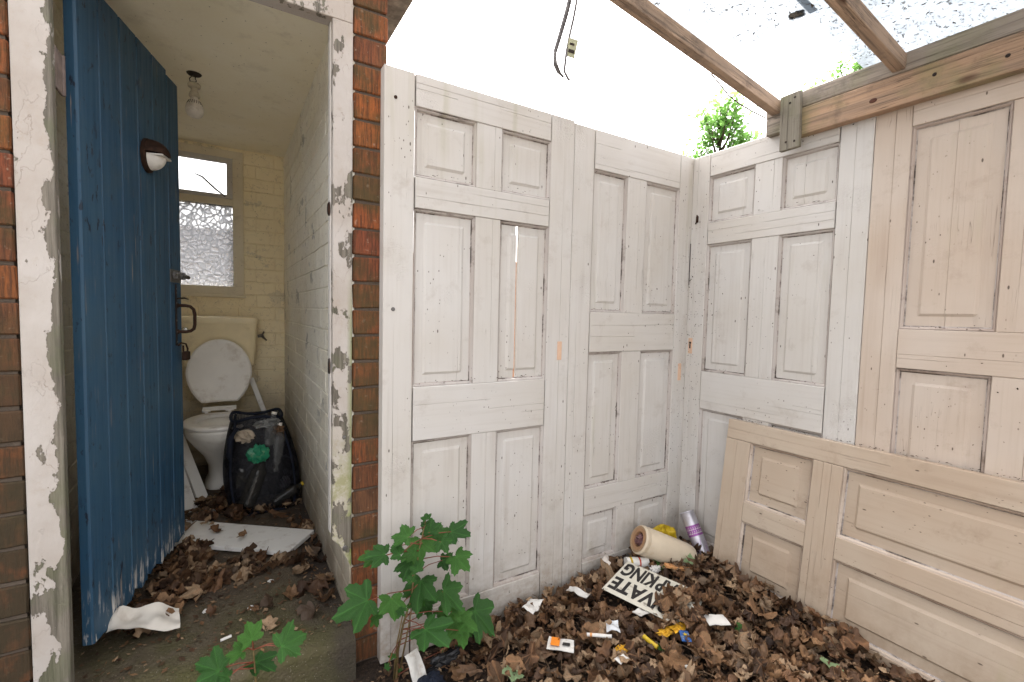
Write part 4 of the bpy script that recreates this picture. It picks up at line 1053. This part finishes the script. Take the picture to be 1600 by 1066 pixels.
# ---------------------------------------------------------------- leaves
LOB = [(0, 1.), (9, .86), (14, .80), (20, .74), (26, .64), (33, .76), (41, .80), (50, .93), (58, .80), (66, .76), (74, .62), (84, .66), (96, .74), (106, .76), (114, .54), (126, .42), (145, .34), (162, .24), (176, .10)]
def leaf_geo(seed, curl, fold, crumple, ser=.05, step=6.):
    rr = random.Random(seed)
    lobes = [(a + rr.uniform(-4, 4), L * rr.uniform(.9, 1.08), w) for a, L, w in ((0, 1., 33), (-50, .92, 32), (50, .92, 32), (-104, .62, 34), (104, .62, 34))]
    out = []; k = 0; a = -168.
    while a <= 168.01:
        b = max(L * (1 - .50 * min(1.6, abs(a - c) / w) ** 1.15) for c, L, w in lobes)
        if abs(a) > 120: b = min(b, .42 - (abs(a) - 120) / 48 * .30)
        b = max(b, .10) * (1 + (ser if k % 2 == 0 else -ser) + rr.uniform(-.03, .03))
        out.append((a, b)); k += 1; a += step
    n = len(out); vs = [(0, -.02, 0)]; rings = (.45, .78, 1.)
    for fr_ in rings:
        for a, r in out:
            rr_ = fr_ * (r * fr_ + (1 - fr_) * .6 * (1 if abs(a) < 120 else .4)) if fr_ < 1 else r
            vs.append((rr_ * math.sin(R(a)), rr_ * math.cos(R(a)), 0))
    fs = [(0, 1 + k + 1, 1 + k) for k in range(n - 1)]
    for q in range(len(rings) - 1): fs += [(1 + q * n + k, 1 + q * n + k + 1, 1 + (q + 1) * n + k + 1, 1 + (q + 1) * n + k) for k in range(n - 1)]
    o = []; ph = rr.uniform(0, 6); ax = rr.uniform(-1, 1) * (.15 if step < 10 else .6)
    for x, y, z in vs:
        an = math.degrees(math.atan2(x, y)); rad = math.hypot(x, y)
        pl_ = min(abs(an - c) for c in (0, -50, 50, -104, 104)) / 25.
        z = .055 * min(1, pl_) * min(1, rad * 1.5) + .02 * math.sin(an * .5 + seed) * rad
        y -= .25
        z += fold * abs(x) + crumple * noise.noise(Vector((x * 2.1 + seed, y * 2.1, ph))) + crumple * .55 * noise.noise(Vector((x * 5., y * 5. + seed, ph)))
        z -= .16 * rad ** 2 * (0 if curl > 1 else 1)
        if curl:
            k = curl
            t = x * k + ax * y; x2 = math.sin(t) / k + z * math.sin(t) * -.4; z = (1 - math.cos(t)) / abs(k) + z * math.cos(t); x = x2
            k2 = curl * .5; t = y * k2; y2 = math.sin(t) / k2 - z * math.sin(t) * .5; z = z * math.cos(t) + (1 - math.cos(t)) / k2; y = y2
        o.append((x * .5, y * .5, z * .5))
    return o, fs
def veins(me, seed, step):
    n = int(336 / step) + 1; w = [1.]
    for q in range(3):
        for k in range(n):
            a = -168 + k * step; d = min(abs(a - c) for c in (0, -48, 48, -102, 102)); w.append(1. if d < step * .55 else 0.)
    if len(w) != len(me.vertices): return me
    at = me.attributes.new('vein', 'FLOAT', 'POINT'); at.data.foreach_set('value', w); return me
dead_var = [leaf_geo(100 + k, (.7, 1.4, 2.2, 1.1, .5, 1.7)[k % 6] * (1 if k % 3 else -1), random.uniform(-.1, .6), random.uniform(.35, .8), .03, 15.) for k in range(14)]
dead_mesh = []
for v_, f_ in dead_var:
    m = MB(); m.add(v_, f_, random.random()); dead_mesh.append(veins(m.mesh('dead_leaf', DEAD, True), 0, 15.))
def density(x, y):
    if x > 1.9 - .0 or y > 1.49: return 0
    base = .35 + .65 * sm(.55, 1.1, x)
    if x < .62: base = .10 + .2 * max(0, noise.noise(Vector((x * 5, y * 5, 0))))
    return base
spots = []
rr = random.Random(77)
tries = 0
while len(spots) < 2700 and tries < 60000:
    tries += 1
    x, y = rr.uniform(.1, 1.86), rr.uniform(.15, 1.485)
    if x < .62 and y > 1.47: continue
    if rr.random() > density(x, y) : continue
    if x > 1.80 - .0 and y < 1.23: continue
    s = rr.uniform(.016, .046) * (1 if rr.random() < .78 else 1.7)
    sdx, sdy = x - 1.465, y - 1.400
    sa, sb = sdx * -.325 + sdy * .946, sdx * -.93 + sdy * -.37
    if -.205 < sa < .015 and -.02 < sb < .25: continue
    spots.append((x, y, gz(x, y) + rr.uniform(-.004, .038) * sm(.4, 1, x), s))
for k in range(360):     # inside the outhouse
    q = rr.random()
    if q < .34: x, y = rr.gauss(.03, .12), rr.gauss(2.74, .12)
    elif q < .66:
        t = rr.random(); x, y = -.29 + .19 * t + rr.gauss(.045, .04), 1.82 + .62 * t + rr.gauss(0, .05)
    elif q < .80: x, y = rr.gauss(.0, .10), rr.gauss(2.08, .05) 
    elif q < .92: x, y = rr.gauss(.28, .05), rr.gauss(2.15, .35)
    else: x, y = rr.uniform(-.3, .3), rr.uniform(1.65, 2.6)
    if x > .33 or x < -.41 or y < 1.6: continue
    # nothing through the shelf
    if 2.10 < y < 2.62:
        d_ = Vector((x - .206, y - 2.10, 0)); a_, b_ = d_.dot(ex3), d_.dot(ey)
        if -.02 < a_ < .62 and -.02 < b_ < .22: continue
    if (x - .165) ** 2 / .19 ** 2 + (y - 2.82) ** 2 / .17 ** 2 < 1: continue
    pile = .03 if q < .66 else .006
    spots.append((x, y, fz(x, y) + rr.uniform(0, pile), rr.uniform(.028, .07)))
for a_, b_, s in ((.41, .10, .05), (.25, .06, .045), (.47, .15, .022), (.53, .02, .05), (.50, .16, .045), (.57, .10, .06), (.55, .05, .055)):
    p = Vector((.206, 2.10, 0)) + ex3 * a_ + ey * b_; spots.append((p.x, p.y, .192, s))
camp = Vector((0, 0, 1.2))
def show(s):
    p = Vector(s[:3]); d = (p - camp); return s[3] / d.dot(rf) if d.dot(rf) > .1 else 0
vis = []
for s in spots:
    d = Vector(s[:3]) - camp; dz = d.dot(rf)
    px, py = 800 + 728.8 * d.dot(rx) / dz, 533 - 728.8 * d.dot(ru) / dz
    vis.append(-10 < px < 1610 and py < 1080)
spots = [s for s, v_ in zip(spots, vis) if v_ or rr.random() < .5]
order = sorted(range(len(spots)), key=lambda i: -(show(spots[i]) * (1 + 4 * (spots[i][2] - (gz(*spots[i][:2]) if spots[i][1] < 1.5 else .155)))))
m = MB()
lit_root = None
singles = set(order[:290])
def leafM(s, q):
    x, y, z, sz = s
    e = (q.gauss(0, .36), q.gauss(0, .36), q.uniform(0, 6.28))
    from mathutils import Euler
    return Matrix.Translation((x, y, z + .012)) @ Euler(e).to_matrix().to_4x4() @ Matrix.Scale(sz * 1.85, 4)
mats = [leafM(s, rr) for s in spots]
varn = [rr.randrange(14) for _ in spots]
for i, s in enumerate(spots):
    if i in singles: continue
    v_, f_ = dead_var[varn[i]]; Mx = mats[i]
    m.add([Mx @ Vector(p) for p in v_], f_, rr.random())
# crumbs of broken leaf and twiglets between them
for k in range(7000):
    x, y = rr.uniform(.1, 1.86), rr.uniform(.15, 1.49)
    if k % 5 == 0: x, y = rr.uniform(-.38, .33), rr.uniform(1.55, 3.0)
    z = (gz(x, y) if y < 1.5 else fz(x, y)) + rr.uniform(0, .012)
    a = rr.uniform(0, 6.28); L = rr.uniform(.003, .012); w_ = L * rr.uniform(.3, .8); c, s_ = math.cos(a), math.sin(a); t_ = rr.uniform(-.5, .5)
    P4 = [(-L, 0), (0, w_), (L, 0), (0, -w_)]
    m.add([(x + p * c - q * s_, y + p * s_ + q * c, z + p * t_ + .003) for p, q in P4], [(0, 1, 2), (0, 2, 3)], rr.random())
litter = tag(m.build('leaf_litter', DEAD, None, 'all'), 'dry brown sycamore leaf litter over the soil and outhouse floor', kind='stuff')
for i in singles:
    o = link('dead_leaf', dead_mesh[varn[i]], litter); o.matrix_world = mats[i]
# small twigs
m = MB()
for k in range(420):
    x, y = rr.uniform(.35, 1.8), rr.uniform(.4, 1.47); a = rr.uniform(0, 6.28); L = rr.uniform(.02, .09)
    z = gz(x, y) + .03 * sm(.4, 1, x) + .006
    m.tube([(x, y, z), (x + L * .5 * math.cos(a), y + L * .5 * math.sin(a), z + rr.uniform(-.002, .012)), (x + L * math.cos(a + .2), y + L * math.sin(a + .2), z + rr.uniform(-.004, .01))], [.0014, .0012, .0007], 4)
tag(m.build('twig_litter', TWIG), kind='stuff')

# green seedlings
green_var = []
for k in range(6):
    v_, f_ = leaf_geo(300 + k, (.35, .55, .2, .7, .4, .3)[k], .10, .12, .045)
    mm = MB(); mm.add(v_, f_, random.random() * .4); green_var.append(veins(mm.mesh('leaf', GREEN, True), k, 6.))
L1 = [(0.538, 1.385, 0.542, 0.041, -0.084, -0.377, 0.922, -0.128, 0.922, 0.365), (0.557, 1.4, 0.496, 0.071, 0.002, -0.692, 0.722, 0.232, 0.703, 0.673), (0.604, 1.426, 0.45, 0.095, -0.188, -0.413, 0.891, 0.404, -0.86, -0.313), (0.633, 1.365, 0.478, 0.088, -0.351, -0.473, 0.808, 0.647, -0.747, -0.155), (0.438, 1.307, 0.538, 0.076, -0.269, -0.54, 0.797, -0.761, 0.626, 0.168), (0.452, 1.403, 0.462, 0.049, -0.393, -0.441, 0.807, -0.863, 0.481, -0.157), (0.517, 1.384, 0.446, 0.119, -0.298, -0.602, 0.741, -0.086, -0.756, -0.648), (0.574, 1.332, 0.47, 0.069, -0.346, -0.259, 0.902, 0.235, -0.955, -0.184), (0.375, 1.342, 0.479, 0.087, 0.079, -0.5, 0.862, -0.957, 0.205, 0.207), (0.469, 1.331, 0.46, 0.055, 0.034, -0.396, 0.917, -0.97, 0.208, 0.126), (0.622, 1.419, 0.36, 0.065, -0.328, -0.584, 0.743, 0.748, -0.64, -0.173), (0.629, 1.324, 0.406, 0.091, -0.394, -0.518, 0.759, 0.383, -0.844, -0.377), (0.48, 1.305, 0.431, 0.05, -0.101, -0.603, 0.792, -0.094, 0.798, 0.595), (0.48, 1.41, 0.363, 0.053, -0.176, -0.576, 0.798, -0.52, 0.743, 0.422), (0.523, 1.395, 0.303, 0.137, -0.478, -0.308, 0.823, -0.56, -0.614, -0.555), (0.332, 1.401, 0.309, 0.14, 0.041, -0.617, 0.786, -0.996, -0.091, -0.02), (0.419, 1.352, 0.309, 0.09, -0.112, -0.715, 0.69, -0.214, -0.66, -0.72), (0.438, 1.328, 0.294, 0.035, 0.054, -0.557, 0.829, 0.518, -0.694, -0.5), (0.554, 1.424, 0.226, 0.094, 0.03, -0.566, 0.824, 0.386, -0.754, -0.531), (0.614, 1.372, 0.269, 0.118, -0.067, -0.58, 0.812, 0.657, -0.638, -0.401), (0.605, 1.407, 0.19, 0.06, -0.021, -0.566, 0.824, 0.481, -0.728, -0.488), (0.531, 1.317, 0.2, 0.124, -0.235, -0.363, 0.902, 0.367, -0.892, -0.263), (0.63, 1.349, 0.22, 0.072, -0.009, -0.48, 0.877, 0.926, -0.336, -0.174), (0.648, 1.346, 0.164, 0.119, -0.349, -0.612, 0.71, -0.117, -0.723, -0.681), (0.745, 1.393, 0.137, 0.148, 0.004, -0.646, 0.763, 0.699, -0.544, -0.464), (0.661, 1.431, 0.019, 0.094, -0.195, -0.507, 0.839, -0.282, -0.79, -0.544), (0.43, 1.381, 0.121, 0.028, 0.014, -0.49, 0.871, -0.002, 0.871, 0.49), (0.393, 1.312, 0.147, 0.023, 0.057, -0.609, 0.791, 0.724, 0.571, 0.388)]
L2 = [(-0.04, 1.267, 0.343, 0.1, -0.149, -0.356, 0.923, -0.886, 0.462, 0.035), (0.04, 1.25, 0.41, 0.062, 0.113, -0.643, 0.757, -0.4, 0.668, 0.627), (0.119, 1.212, 0.385, 0.094, 0.113, -0.575, 0.811, 0.982, 0.189, -0.003), (0.06, 1.28, 0.307, 0.074, 0.162, -0.292, 0.942, 0.684, -0.655, -0.321), (0.013, 1.239, 0.384, 0.052, 0.111, -0.543, 0.832, -0.961, 0.153, 0.229)]
def seedling(base, path, leaves, label, extra=()):
    root = tag(empty('sycamore_seedling', base), label, 'plant')
    b = Vector(base); m = MB(); pts = [Vector(p) - b for p in path]
    m.tube(pts, [.0045 - .0028 * k / (len(pts) - 1) for k in range(len(pts))], 6)
    for e in extra: m.tube([Vector(p) - b for p in e], [.0032, .0028, .0018][:len(e)], 5)
    m.build('stem', STEMM, root, 'all')
    pm = MB(); q = random.Random(9)
    xtra = [(x + q.uniform(-.05, .05), y + q.uniform(-.03, .05), z - q.uniform(.01, .06), s * q.uniform(.45, .75), nx + q.uniform(-.4, .4), ny + q.uniform(-.2, .3), nz, tx + q.uniform(-.8, .8), ty, tz + q.uniform(-.5, .5)) for x, y, z, s, nx, ny, nz, tx, ty, tz in leaves[::2] if z > .12]
    for k, (x, y, z, s, nx, ny, nz, tx, ty, tz) in enumerate(list(leaves) + xtra):
        n = Vector((nx, ny, nz)).normalized(); t = Vector((tx, ty, tz)); t = (t - n * t.dot(n)).normalized()
        s *= 1.38
        o = link('leaf', green_var[k % 6], root); o.matrix_world = frame(Vector((x, y, z)) , t.cross(n) * s, t * s, n * s)
        o.matrix_parent_inverse = Matrix.Translation(-b)
        j = Vector((x, y, z)) - t * s * .13 - n * .001          # petiole joint
        best = min((p for p in [Vector(w_) for w_ in path]), key=lambda p: (p - j).length + max(0, p.z - j.z) * .8)
        mid = (j + best) / 2 + Vector((0, 0, .012)) - n * .01
        pm.tube([best - b, mid - b, j - b], [.0018, .0015, .0013], 5)
    pm.build('leaf_stalk', plain('reddish leaf stalk', (.23, .07, .04, 1), .5, .2, .1), root, 'all')
def dens(p, n=5):
    o = []
    for a, b in zip(p[:-1], p[1:]):
        for k in range(n): o.append(tuple(Vector(a).lerp(Vector(b), k / n)))
    return o + [p[-1]]
seedling((.458, 1.43, 0), dens([(.458, 1.43, -.01), (.462, 1.425, .10), (.475, 1.415, .19), (.497, 1.405, .27), (.503, 1.395, .36), (.515, 1.385, .44), (.535, 1.385, .53)]), L1,
         'green sycamore seedling with layered leaves in front of the brick pier and first door',
         [[(.47, 1.44, .0), (.485, 1.42, .12), (.50, 1.40, .25)], [(.45, 1.43, .0), (.455, 1.415, .13), (.47, 1.40, .24)]])
seedling((.06, 1.30, 0), dens([(.06, 1.30, 0.), (.055, 1.285, .15), (.05, 1.265, .28), (.045, 1.25, .37)]), L2, 'small green sycamore seedling with five leaves by the concrete threshold')
# loose green leaves on the litter
def loose(x, y, s, rz, lab, z=None, tilt=.15, mat=None):
    v_, f_ = leaf_geo(int(x * 1000), .8, .15, .12, .05)
    mm = MB(); mm.add(v_, f_, .2); o = mm.build('green_leaf', mat or GREEN, None, 'all')
    o.location = (x, y, (gz(x, y) + .045) if z is None else z); o.rotation_euler = (tilt, -tilt, rz); o.scale = (s * 1.3,) * 3
    return tag(o, lab, 'leaf')
PALEG = leaf_mat('pale underside leaf', [(.20, .30, .14, 1), (.26, .36, .18, 1), (.24, .33, .17, 1)], .15, .5)
loose(.757, 1.19, .075, 2.4, 'pale green fallen leaf lying on litter below the big seedling', mat=PALEG)
loose(1.60, 1.33, .11, 1.9, 'bright green fallen leaf under the orange split stick')
loose(1.70, 1.27, .075, .3, 'small pale green leaf at the corner of the lying door', mat=PALEG)
loose(1.505, .90, .055, .8, 'dark green leaf scrap on litter midway along the lying door')
loose(1.60, .665, .07, 2.0, 'narrow green leaf on litter near the lower edge of the lying door', mat=PALEG)
loose(1.235, 1.02, .04, 1.0, 'tiny green leaf scrap beside the blue printed card')

# ---------------------------------------------------------------- litter things in the corner
ro = tag(empty('plastic_roll', M=rotto((1.53, 1.405, .228), Vector((1.775, 1.325, .112)) - Vector((1.53, 1.405, .228)))), 'thick cream tube with a brown core leaning in the fence corner', 'tube')
MB().lathe([(.034, .006), (.054, .0), (.062, .006), (.0625, .02), (.060, .026), (.0625, .032), (.062, .25), (.058, .275), (.045, .28), (.001, .28)], None, 28, cap=False).build('sleeve', TUBE, ro, True)
MB().lathe([(.034, .0035), (.056, -.001)], None, 28, cap=False).build('end_face', plain('brown stained tube end', (.36, .24, .14, 1), .8, .3, .5), ro)
MB().lathe([(.050, .0015), (.047, .001), (.033, .001), (.031, .008), (.030, .10)], None, 24, cap=False).build('core', plain('brown card core', (.34, .19, .10, 1), .8, .2, .4), ro, True)
lump('x', (0, 0, 0), .028, plain('pinkish film inside tube', (.16, .08, .08, 1), .25, .3, .4), None, None, .4, (1, 1, 1.2), 4).name = 'inner_wad'
wad = bpy.data.objects['inner_wad']; wad.parent = ro; wad.location = (0, 0, .022)
cn = tag(empty('spray_can', M=rotto((1.850, 1.408, .285), Vector((1.852, 1.285, .09)) - Vector((1.850, 1.408, .285))) @ Matrix.Scale(1.25, 4)), 'purple and silver aerosol can leaning nozzle down in the corner beside the cream tube', 'can')
MB().lathe([(.001, .004), (.022, .004), (.0265, .0), (.028, .003), (.0265, .006), (.0265, .05)], None, 24).build('base_end', SILV, cn, True)
MB().lathe([(.0266, .05), (.0267, .088), (.0266, .088)], None, 24, cap=False).build('purple_band', PURP, cn, True)
MB().lathe([(.0265, .088), (.0266, .165)], None, 24, cap=False).build('label_wrap', SILV, cn, True)
m = MB()
for k in range(6):
    for (a0, z0) in ((k * 1.05, .10), (k * 1.05 + .5, .125)):
        vs = [(.0270 * math.cos(a0 + u), .0270 * math.sin(a0 + u), z0 + w_) for u, w_ in ((0, 0), (.55, .008), (.75, .030), (.2, .025))]; m.add(vs, [(0, 1, 2, 3)])
m.build('purple_flash', PURP, cn)
m = MB()
for r_ in range(2):
    for k in range(20):
        a0 = -2.4 + k * .30; z0 = .056 + r_ * .014
        for (du, dw, eu, ew) in ((0, 0, .05, .010), (0.05, .008, .16, .0025)):
            vs = [(.0271 * math.cos(a0 + u), .0271 * math.sin(a0 + u), z0 + w_) for u, w_ in ((du, dw), (du + eu, dw), (du + eu, dw + ew), (du, dw + ew))]; m.add(vs, [(0, 1, 2, 3)])
m.build('can_lettering', PAPER, cn)
MB().lathe([(.0265, .165), (.025, .172), (.020, .178), (.014, .181), (.014, .186), (.001, .186)], None, 24, cap=False).build('shoulder', STEEL, cn, True)
MB().lathe([(.001, .183), (.0125, .183), (.0125, .192), (.010, .200), (.005, .203), (.001, .203)], None, 18).build('nozzle_cap', LAMPW, cn, True)
# yellow wrapper behind the tube
sheetm('yellow_wrapper', (1.745, 1.455, .175), .13, .05, YELL, .05, 'crumpled bright yellow wrapper wedged behind the cream tube', 'wrapper', 12, R(-25), 16, 12, (R(45), 0))
place_box('orange_stick', (1.585, 1.30, .145), (1.715, 1.245, .112), .026, .012, ORNG, 'orange split timber stick lying against the foot of the cream tube', 'stick', Vector((0, 0, 1)))
# short can / tin
def tin(name, p, d, L, r, mats, lab, cat):
    o = tag(empty(name, M=rotto(p, d)), lab, cat)
    MB().lathe([(.001, 0), (r, 0), (r, L), (.001, L)], None, 20).build('body', mats[0], o, True)
    MB().lathe([(r * 1.01, L * .55), (r * 1.015, L * .62)], None, 20, cap=False).build('red_stripe', mats[1], o, True)
    MB().lathe([(r * 1.01, L * .15), (r * 1.015, L * .25)], None, 20, cap=False).build('band', mats[2], o, True)
    return o
tin('crushed_carton', (1.47, 1.415, .13), (.9, -.35, -.05), .10, .024, (PAPER, REDM, YELL), 'white carton with a red stripe lying under the cream tube', 'carton')
lump('white_clip', (1.555, 1.325, .125), .022, PAPER, 'small broken white plastic clip above the lettered sign', 'clip', .5, (1.3, .8, .5), 14)
sheetm('foil_scrap', (1.36, 1.445, .16), .07, .03, plain('grey film', (.55, .5, .45, 1), .3, .2, .3), .03, 'grey plastic scrap standing against the upside down door', 'scrap', 9, R(40), 15, 10, (R(60), 0))
# lettered sign
ux_ = Vector((-.325, .946, .05)).normalized(); uy_ = Vector((-.93, -.37, -.1)); uy_ = (uy_ - ux_ * uy_.dot(ux_)).normalized(); uz_ = ux_.cross(uy_)
SG_O = Vector((1.465, 1.400, .148))      # end of the word, top line side
sg = tag(empty('parking_sign', M=frame(SG_O, ux_, uy_, uz_)), 'cream sign with black capital lettering half buried upside down in the leaf litter', 'sign')
MB().box(-.33, .0, -.0, .225, -.003, 0, .0008).build('plate', SIGNW, sg)
def text(body, x1, y, h, wx, parent, name):
    cu = bpy.data.curves.new('t', 'FONT'); cu.body = body; cu.size = 1.0; cu.offset = .038; cu.extrude = .0
    ob = bpy.data.objects.new('t', cu); COL.objects.link(ob); dg = bpy.context.evaluated_depsgraph_get()
    me = bpy.data.meshes.new_from_object(ob.evaluated_get(dg)); COL.objects.unlink(ob); bpy.data.objects.remove(ob)
    xs_ = [v.co.x for v in me.vertices]; ys_ = [v.co.y for v in me.vertices]
    x0_, xw = min(xs_), max(xs_) - min(xs_); y0_, yh = min(ys_), max(ys_) - min(ys_)
    for v in me.vertices:
        fx = (v.co.x - x0_) / xw; fy = (v.co.y - y0_) / yh
        v.co = Vector((x1 - wx + fx * wx, y + fy * h, .0006))
    me.materials.clear(); me.materials.append(BLACK)
    o = link(name, me, parent); return o
text('PRIVATE', -.010, .120, .084, .275, sg, 'lettering')
text('PARKING', -.010, .012, .088, .245, sg, 'lettering')
# leaves dropped over its far end
for k in range(26):
    a = random.uniform(-.36, -.235) ; b = random.uniform(.0, .24)
    p = SG_O + ux_ * a + uy_ * b
    o = link('dead_leaf', dead_mesh[k % 14], litter); o.matrix_world = Matrix.Translation((p.x, p.y, p.z + .018)) @ Matrix.Rotation(random.uniform(0, 6), 4, 'Z') @ Matrix.Rotation(random.uniform(-.5, .5), 4, 'X') @ Matrix.Scale(random.uniform(.07, .11), 4)
# scraps
def scrap(x, y, w, h, rz, mat, lab, amp=.012, name='paper_scrap', cat='paper', seed=1, dz=.05, tilt=(0, 0)):
    return sheetm(name, (x, y, gz(x, y) + dz), w, h, mat, amp, lab, cat, seed, rz, 14, 8, tilt)
scrap(.975, 1.405, .085, .05, .5, PAPER, 'crumpled white tissue against the foot of the first door', .03, seed=3)
scrap(1.18, 1.385, .09, .035, -1.1, PAPER, 'white crushed carton strip beside the lettered sign', .02, seed=4)
scrap(1.295, 1.16, .06, .04, .2, PAPER, 'torn white paper corner below the lettered sign', .015, seed=5)
scrap(1.15, 1.16, .07, .045, .9, plain('clear film scrap', (.6, .62, .64, 1), .25, .2, .3), 'shiny film scrap on the litter in front of the sign', .03, seed=6)
scrap(1.075, 1.035, .05, .025, .2, PAPER, 'chewed white filter scrap near the yellow lighter', .02, seed=7)
scrap(1.475, .975, .075, .055, -.5, PAPER, 'flat white printed card on litter facing the lying door', .006, seed=8, name='printed_card', cat='card')
o = scrap(.955, 1.20, .085, .06, -.75, PAPER, 'white card with an orange corner lying on the litter', .004, seed=10, name='printed_card', cat='card')
MB().box(-.035, -.005, -.018, .022, .0125, .0132).build('orange_print', plain('orange print', (.72, .22, .02, 1), .5), o)
MB().box(.005, .03, -.01, .004, .0125, .0132).build('black_print', BLACK, o)
o = scrap(1.325, .99, .055, .032, .9, BLUEP, 'small blue printed card with a yellow star', .002, seed=11, name='blue_card', cat='card')
m = MB(); m.add([(.004 + (.010 if k % 2 == 0 else .004) * math.cos(k * math.pi / 5), (.010 if k % 2 == 0 else .004) * math.sin(k * math.pi / 5), .0085) for k in range(10)], [tuple(range(10))]); m.build('star', YELL, o)
def stick(name, p, d, L, r, mat, lab, cat, cap=None):
    o = tag(empty(name, M=rotto(p, d)), lab, cat)
    MB().lathe([(.001, 0), (r, 0), (r, L), (.001, L)], None, 10).build('body', mat, o, True)
    if cap: MB().lathe([(r * 1.04, L * .12), (r * 1.05, L * .22)], None, 10, cap=False).build('band', cap, o, True)
    return o
stick('paper_tube', (1.055, 1.185, gz(1.05, 1.18) + .06), (.62, -.55, .05), .085, .0062, PAPER, 'white paper tube with an orange band lying on the litter', 'tube', ORNG)
stick('cigarette_lighter', (1.215, 1.075, gz(1.2, 1.05) + .055), (.15, -.85, -.15), .055, .0075, YELL, 'yellow lighter lying on the litter', 'lighter')
stick('cigarette_end', (1.235, .92, gz(1.2, .9) + .055), (.1, -.9, .3), .03, .005, PAPER, 'white cigarette end near the bottom of the litter', 'cigarette end')
stick('black_rod', (1.46, 1.145, gz(1.5, 1.1) + .06), (.8, -.5, .0), .17, .0045, BLACK, 'thin black rod on the litter between sign and lying door', 'rod')
for k, (x, y, s) in enumerate(((1.30, 1.05, .05), (1.345, 1.035, .05), (1.12, 1.08, .045))):
    lump('yellow_peel', (x, y, gz(x, y) + .05), s * .45, plain('orange yellow peel', (.62, .33, .02, 1), .6, .4, .3), ('shredded orange yellow peel nearest the blue card', 'second shred of orange yellow peel, just toward the lying door', 'orange yellow peel shred nearest the paper tube')[k], 'peel', .9, (1.3, .8, .3), 40 + k, None, 5.)
# white flap and navy rag by the seedling foot
sheetm('paper_flap', (.492, 1.36, .075), .055, .10, PAPER, .02, 'white paper flap standing at the foot of the big seedling', 'paper', 15, R(20), 8, 10, (R(62), 0))
lump('navy_rag', (.53, 1.31, .03), .045, NAVY, 'dark navy rag on the soil beside the white paper flap', 'rag', .5, (1.1, .8, .8), 17)
lump('black_rag', (.62, 1.40, .015), .05, DKP, 'black plastic rag at the foot of the first door under the seedling', 'rag', .6, (1.4, .6, .5), 19)
# pale chips on the concrete floor
for k, (x, y, s, lab) in enumerate(((.06, 1.80, .012, 'white chip on the concrete near the middle of the threshold'), (.13, 1.95, .011, 'pale plaster chip on the concrete below the shelf'), (-.07, 1.86, .014, 'white shell scrap on the concrete by the leaf clump'), (.20, 1.83, .01, 'pale chip nearest the brick pier on the concrete'))):
    lump('plaster_chip', (x, y, fz(x, y) + .004), s, PAPER, lab, 'chip', .5, (1, .7, .4), 60 + k)
stick('cigarette_end', (-.03, 1.66, fz(0, 1.66) + .006), (.9, .2, 0.02), .03, .0045, PAPER, 'white cigarette end on the mossy concrete above the small seedling', 'cigarette end')

# ---------------------------------------------------------------- beyond the fence
gw = MB().box(-4, 1.2, 5.2, 5.4, -.1, 1.93, .01).build('garden_wall', plain('grey mauve render', (.20, .175, .175, 1), .9, .3, .2))
tag(gw, 'grey rendered garden wall seen dimly through the obscured window pane', 'wall')
of = tag(empty('added_glow_fence', (4.1, 4.2, 0)), 'added board fence coloured orange for the glow in the crack of the first upright door', 'fence')  # added behind the crack; its orange paints the glow showing through
for k in range(36): MB().box(-2.9 + k * .16, -2.9 + k * .16 + .152, 0, .02, 0, 1.75, .003).build('fence_board', OUTB, of)
for z_ in (.4, 1.4): MB().box(-2.9, 2.85, .021, .06, z_, z_ + .08, .003).build('fence_rail', OUTB, of)
def tree(base, top, rad, hcr, label, n, seed, spiky):
    q = random.Random(seed); root = tag(empty('leafy_tree', base), label, 'tree', 'trees beyond the fence')
    b = Vector(base); H = top - base[2]; m = MB()
    m.tube([(0, 0, -.2), (.05, .03, H * .4), (-.03, 0, H * .75)], [.12, .09, .05], 8)
    tips = []
    for k in range(46):
        a = q.uniform(0, 6.28); r0 = rad * q.uniform(.15, 1) ** .6; z0 = H - hcr * q.uniform(.05, 1.)
        r0 *= .35 + .65 * min(1, (H - z0) / hcr * 1.3)
        t = Vector((r0 * math.cos(a), r0 * math.sin(a), z0)); s = Vector((0, 0, max(H * .35, z0 - r0 * 1.2 - .3)))
        mid = s.lerp(t, .55) + Vector((0, 0, -.08)); m.tube([s, mid, t], [.03, .017, .006], 5); tips.append((s, mid, t))
    m.build('trunk', BARK, root, 'all')
    lv = MB()
    for k in range(n):
        s, mid, t = q.choice(tips); u = q.random() ** .5
        p = mid.lerp(t, u) + Vector((q.gauss(0, .13), q.gauss(0, .13), q.gauss(0, .16)))
        z = q.uniform(.05, .10); w_ = z * .5
        nrm = Vector((q.gauss(0, .5), q.gauss(0, .5), 1)).normalized(); a = nrm.orthogonal().normalized(); a.rotate(Matrix.Rotation(q.uniform(0, 6.28), 3, nrm)); c = nrm.cross(a)
        lv.add([p - a * z, p + c * w_ - nrm * .01, p + a * z - nrm * .03, p - c * w_ - nrm * .01], [(0, 1, 2, 3)], q.random())
    lv.build('crown', TREEG, root)
tree((9.75, 7.0, 0), 6.25, 1.25, 2.0, 'light green leafy treetop showing above the corner where the doors meet', 2300, 5, True)
tree((15.9, 7.2, 0), 9.15, 1.7, 3.0, 'green treetop seen through the gap between the two roof sheets', 3400, 6, True)
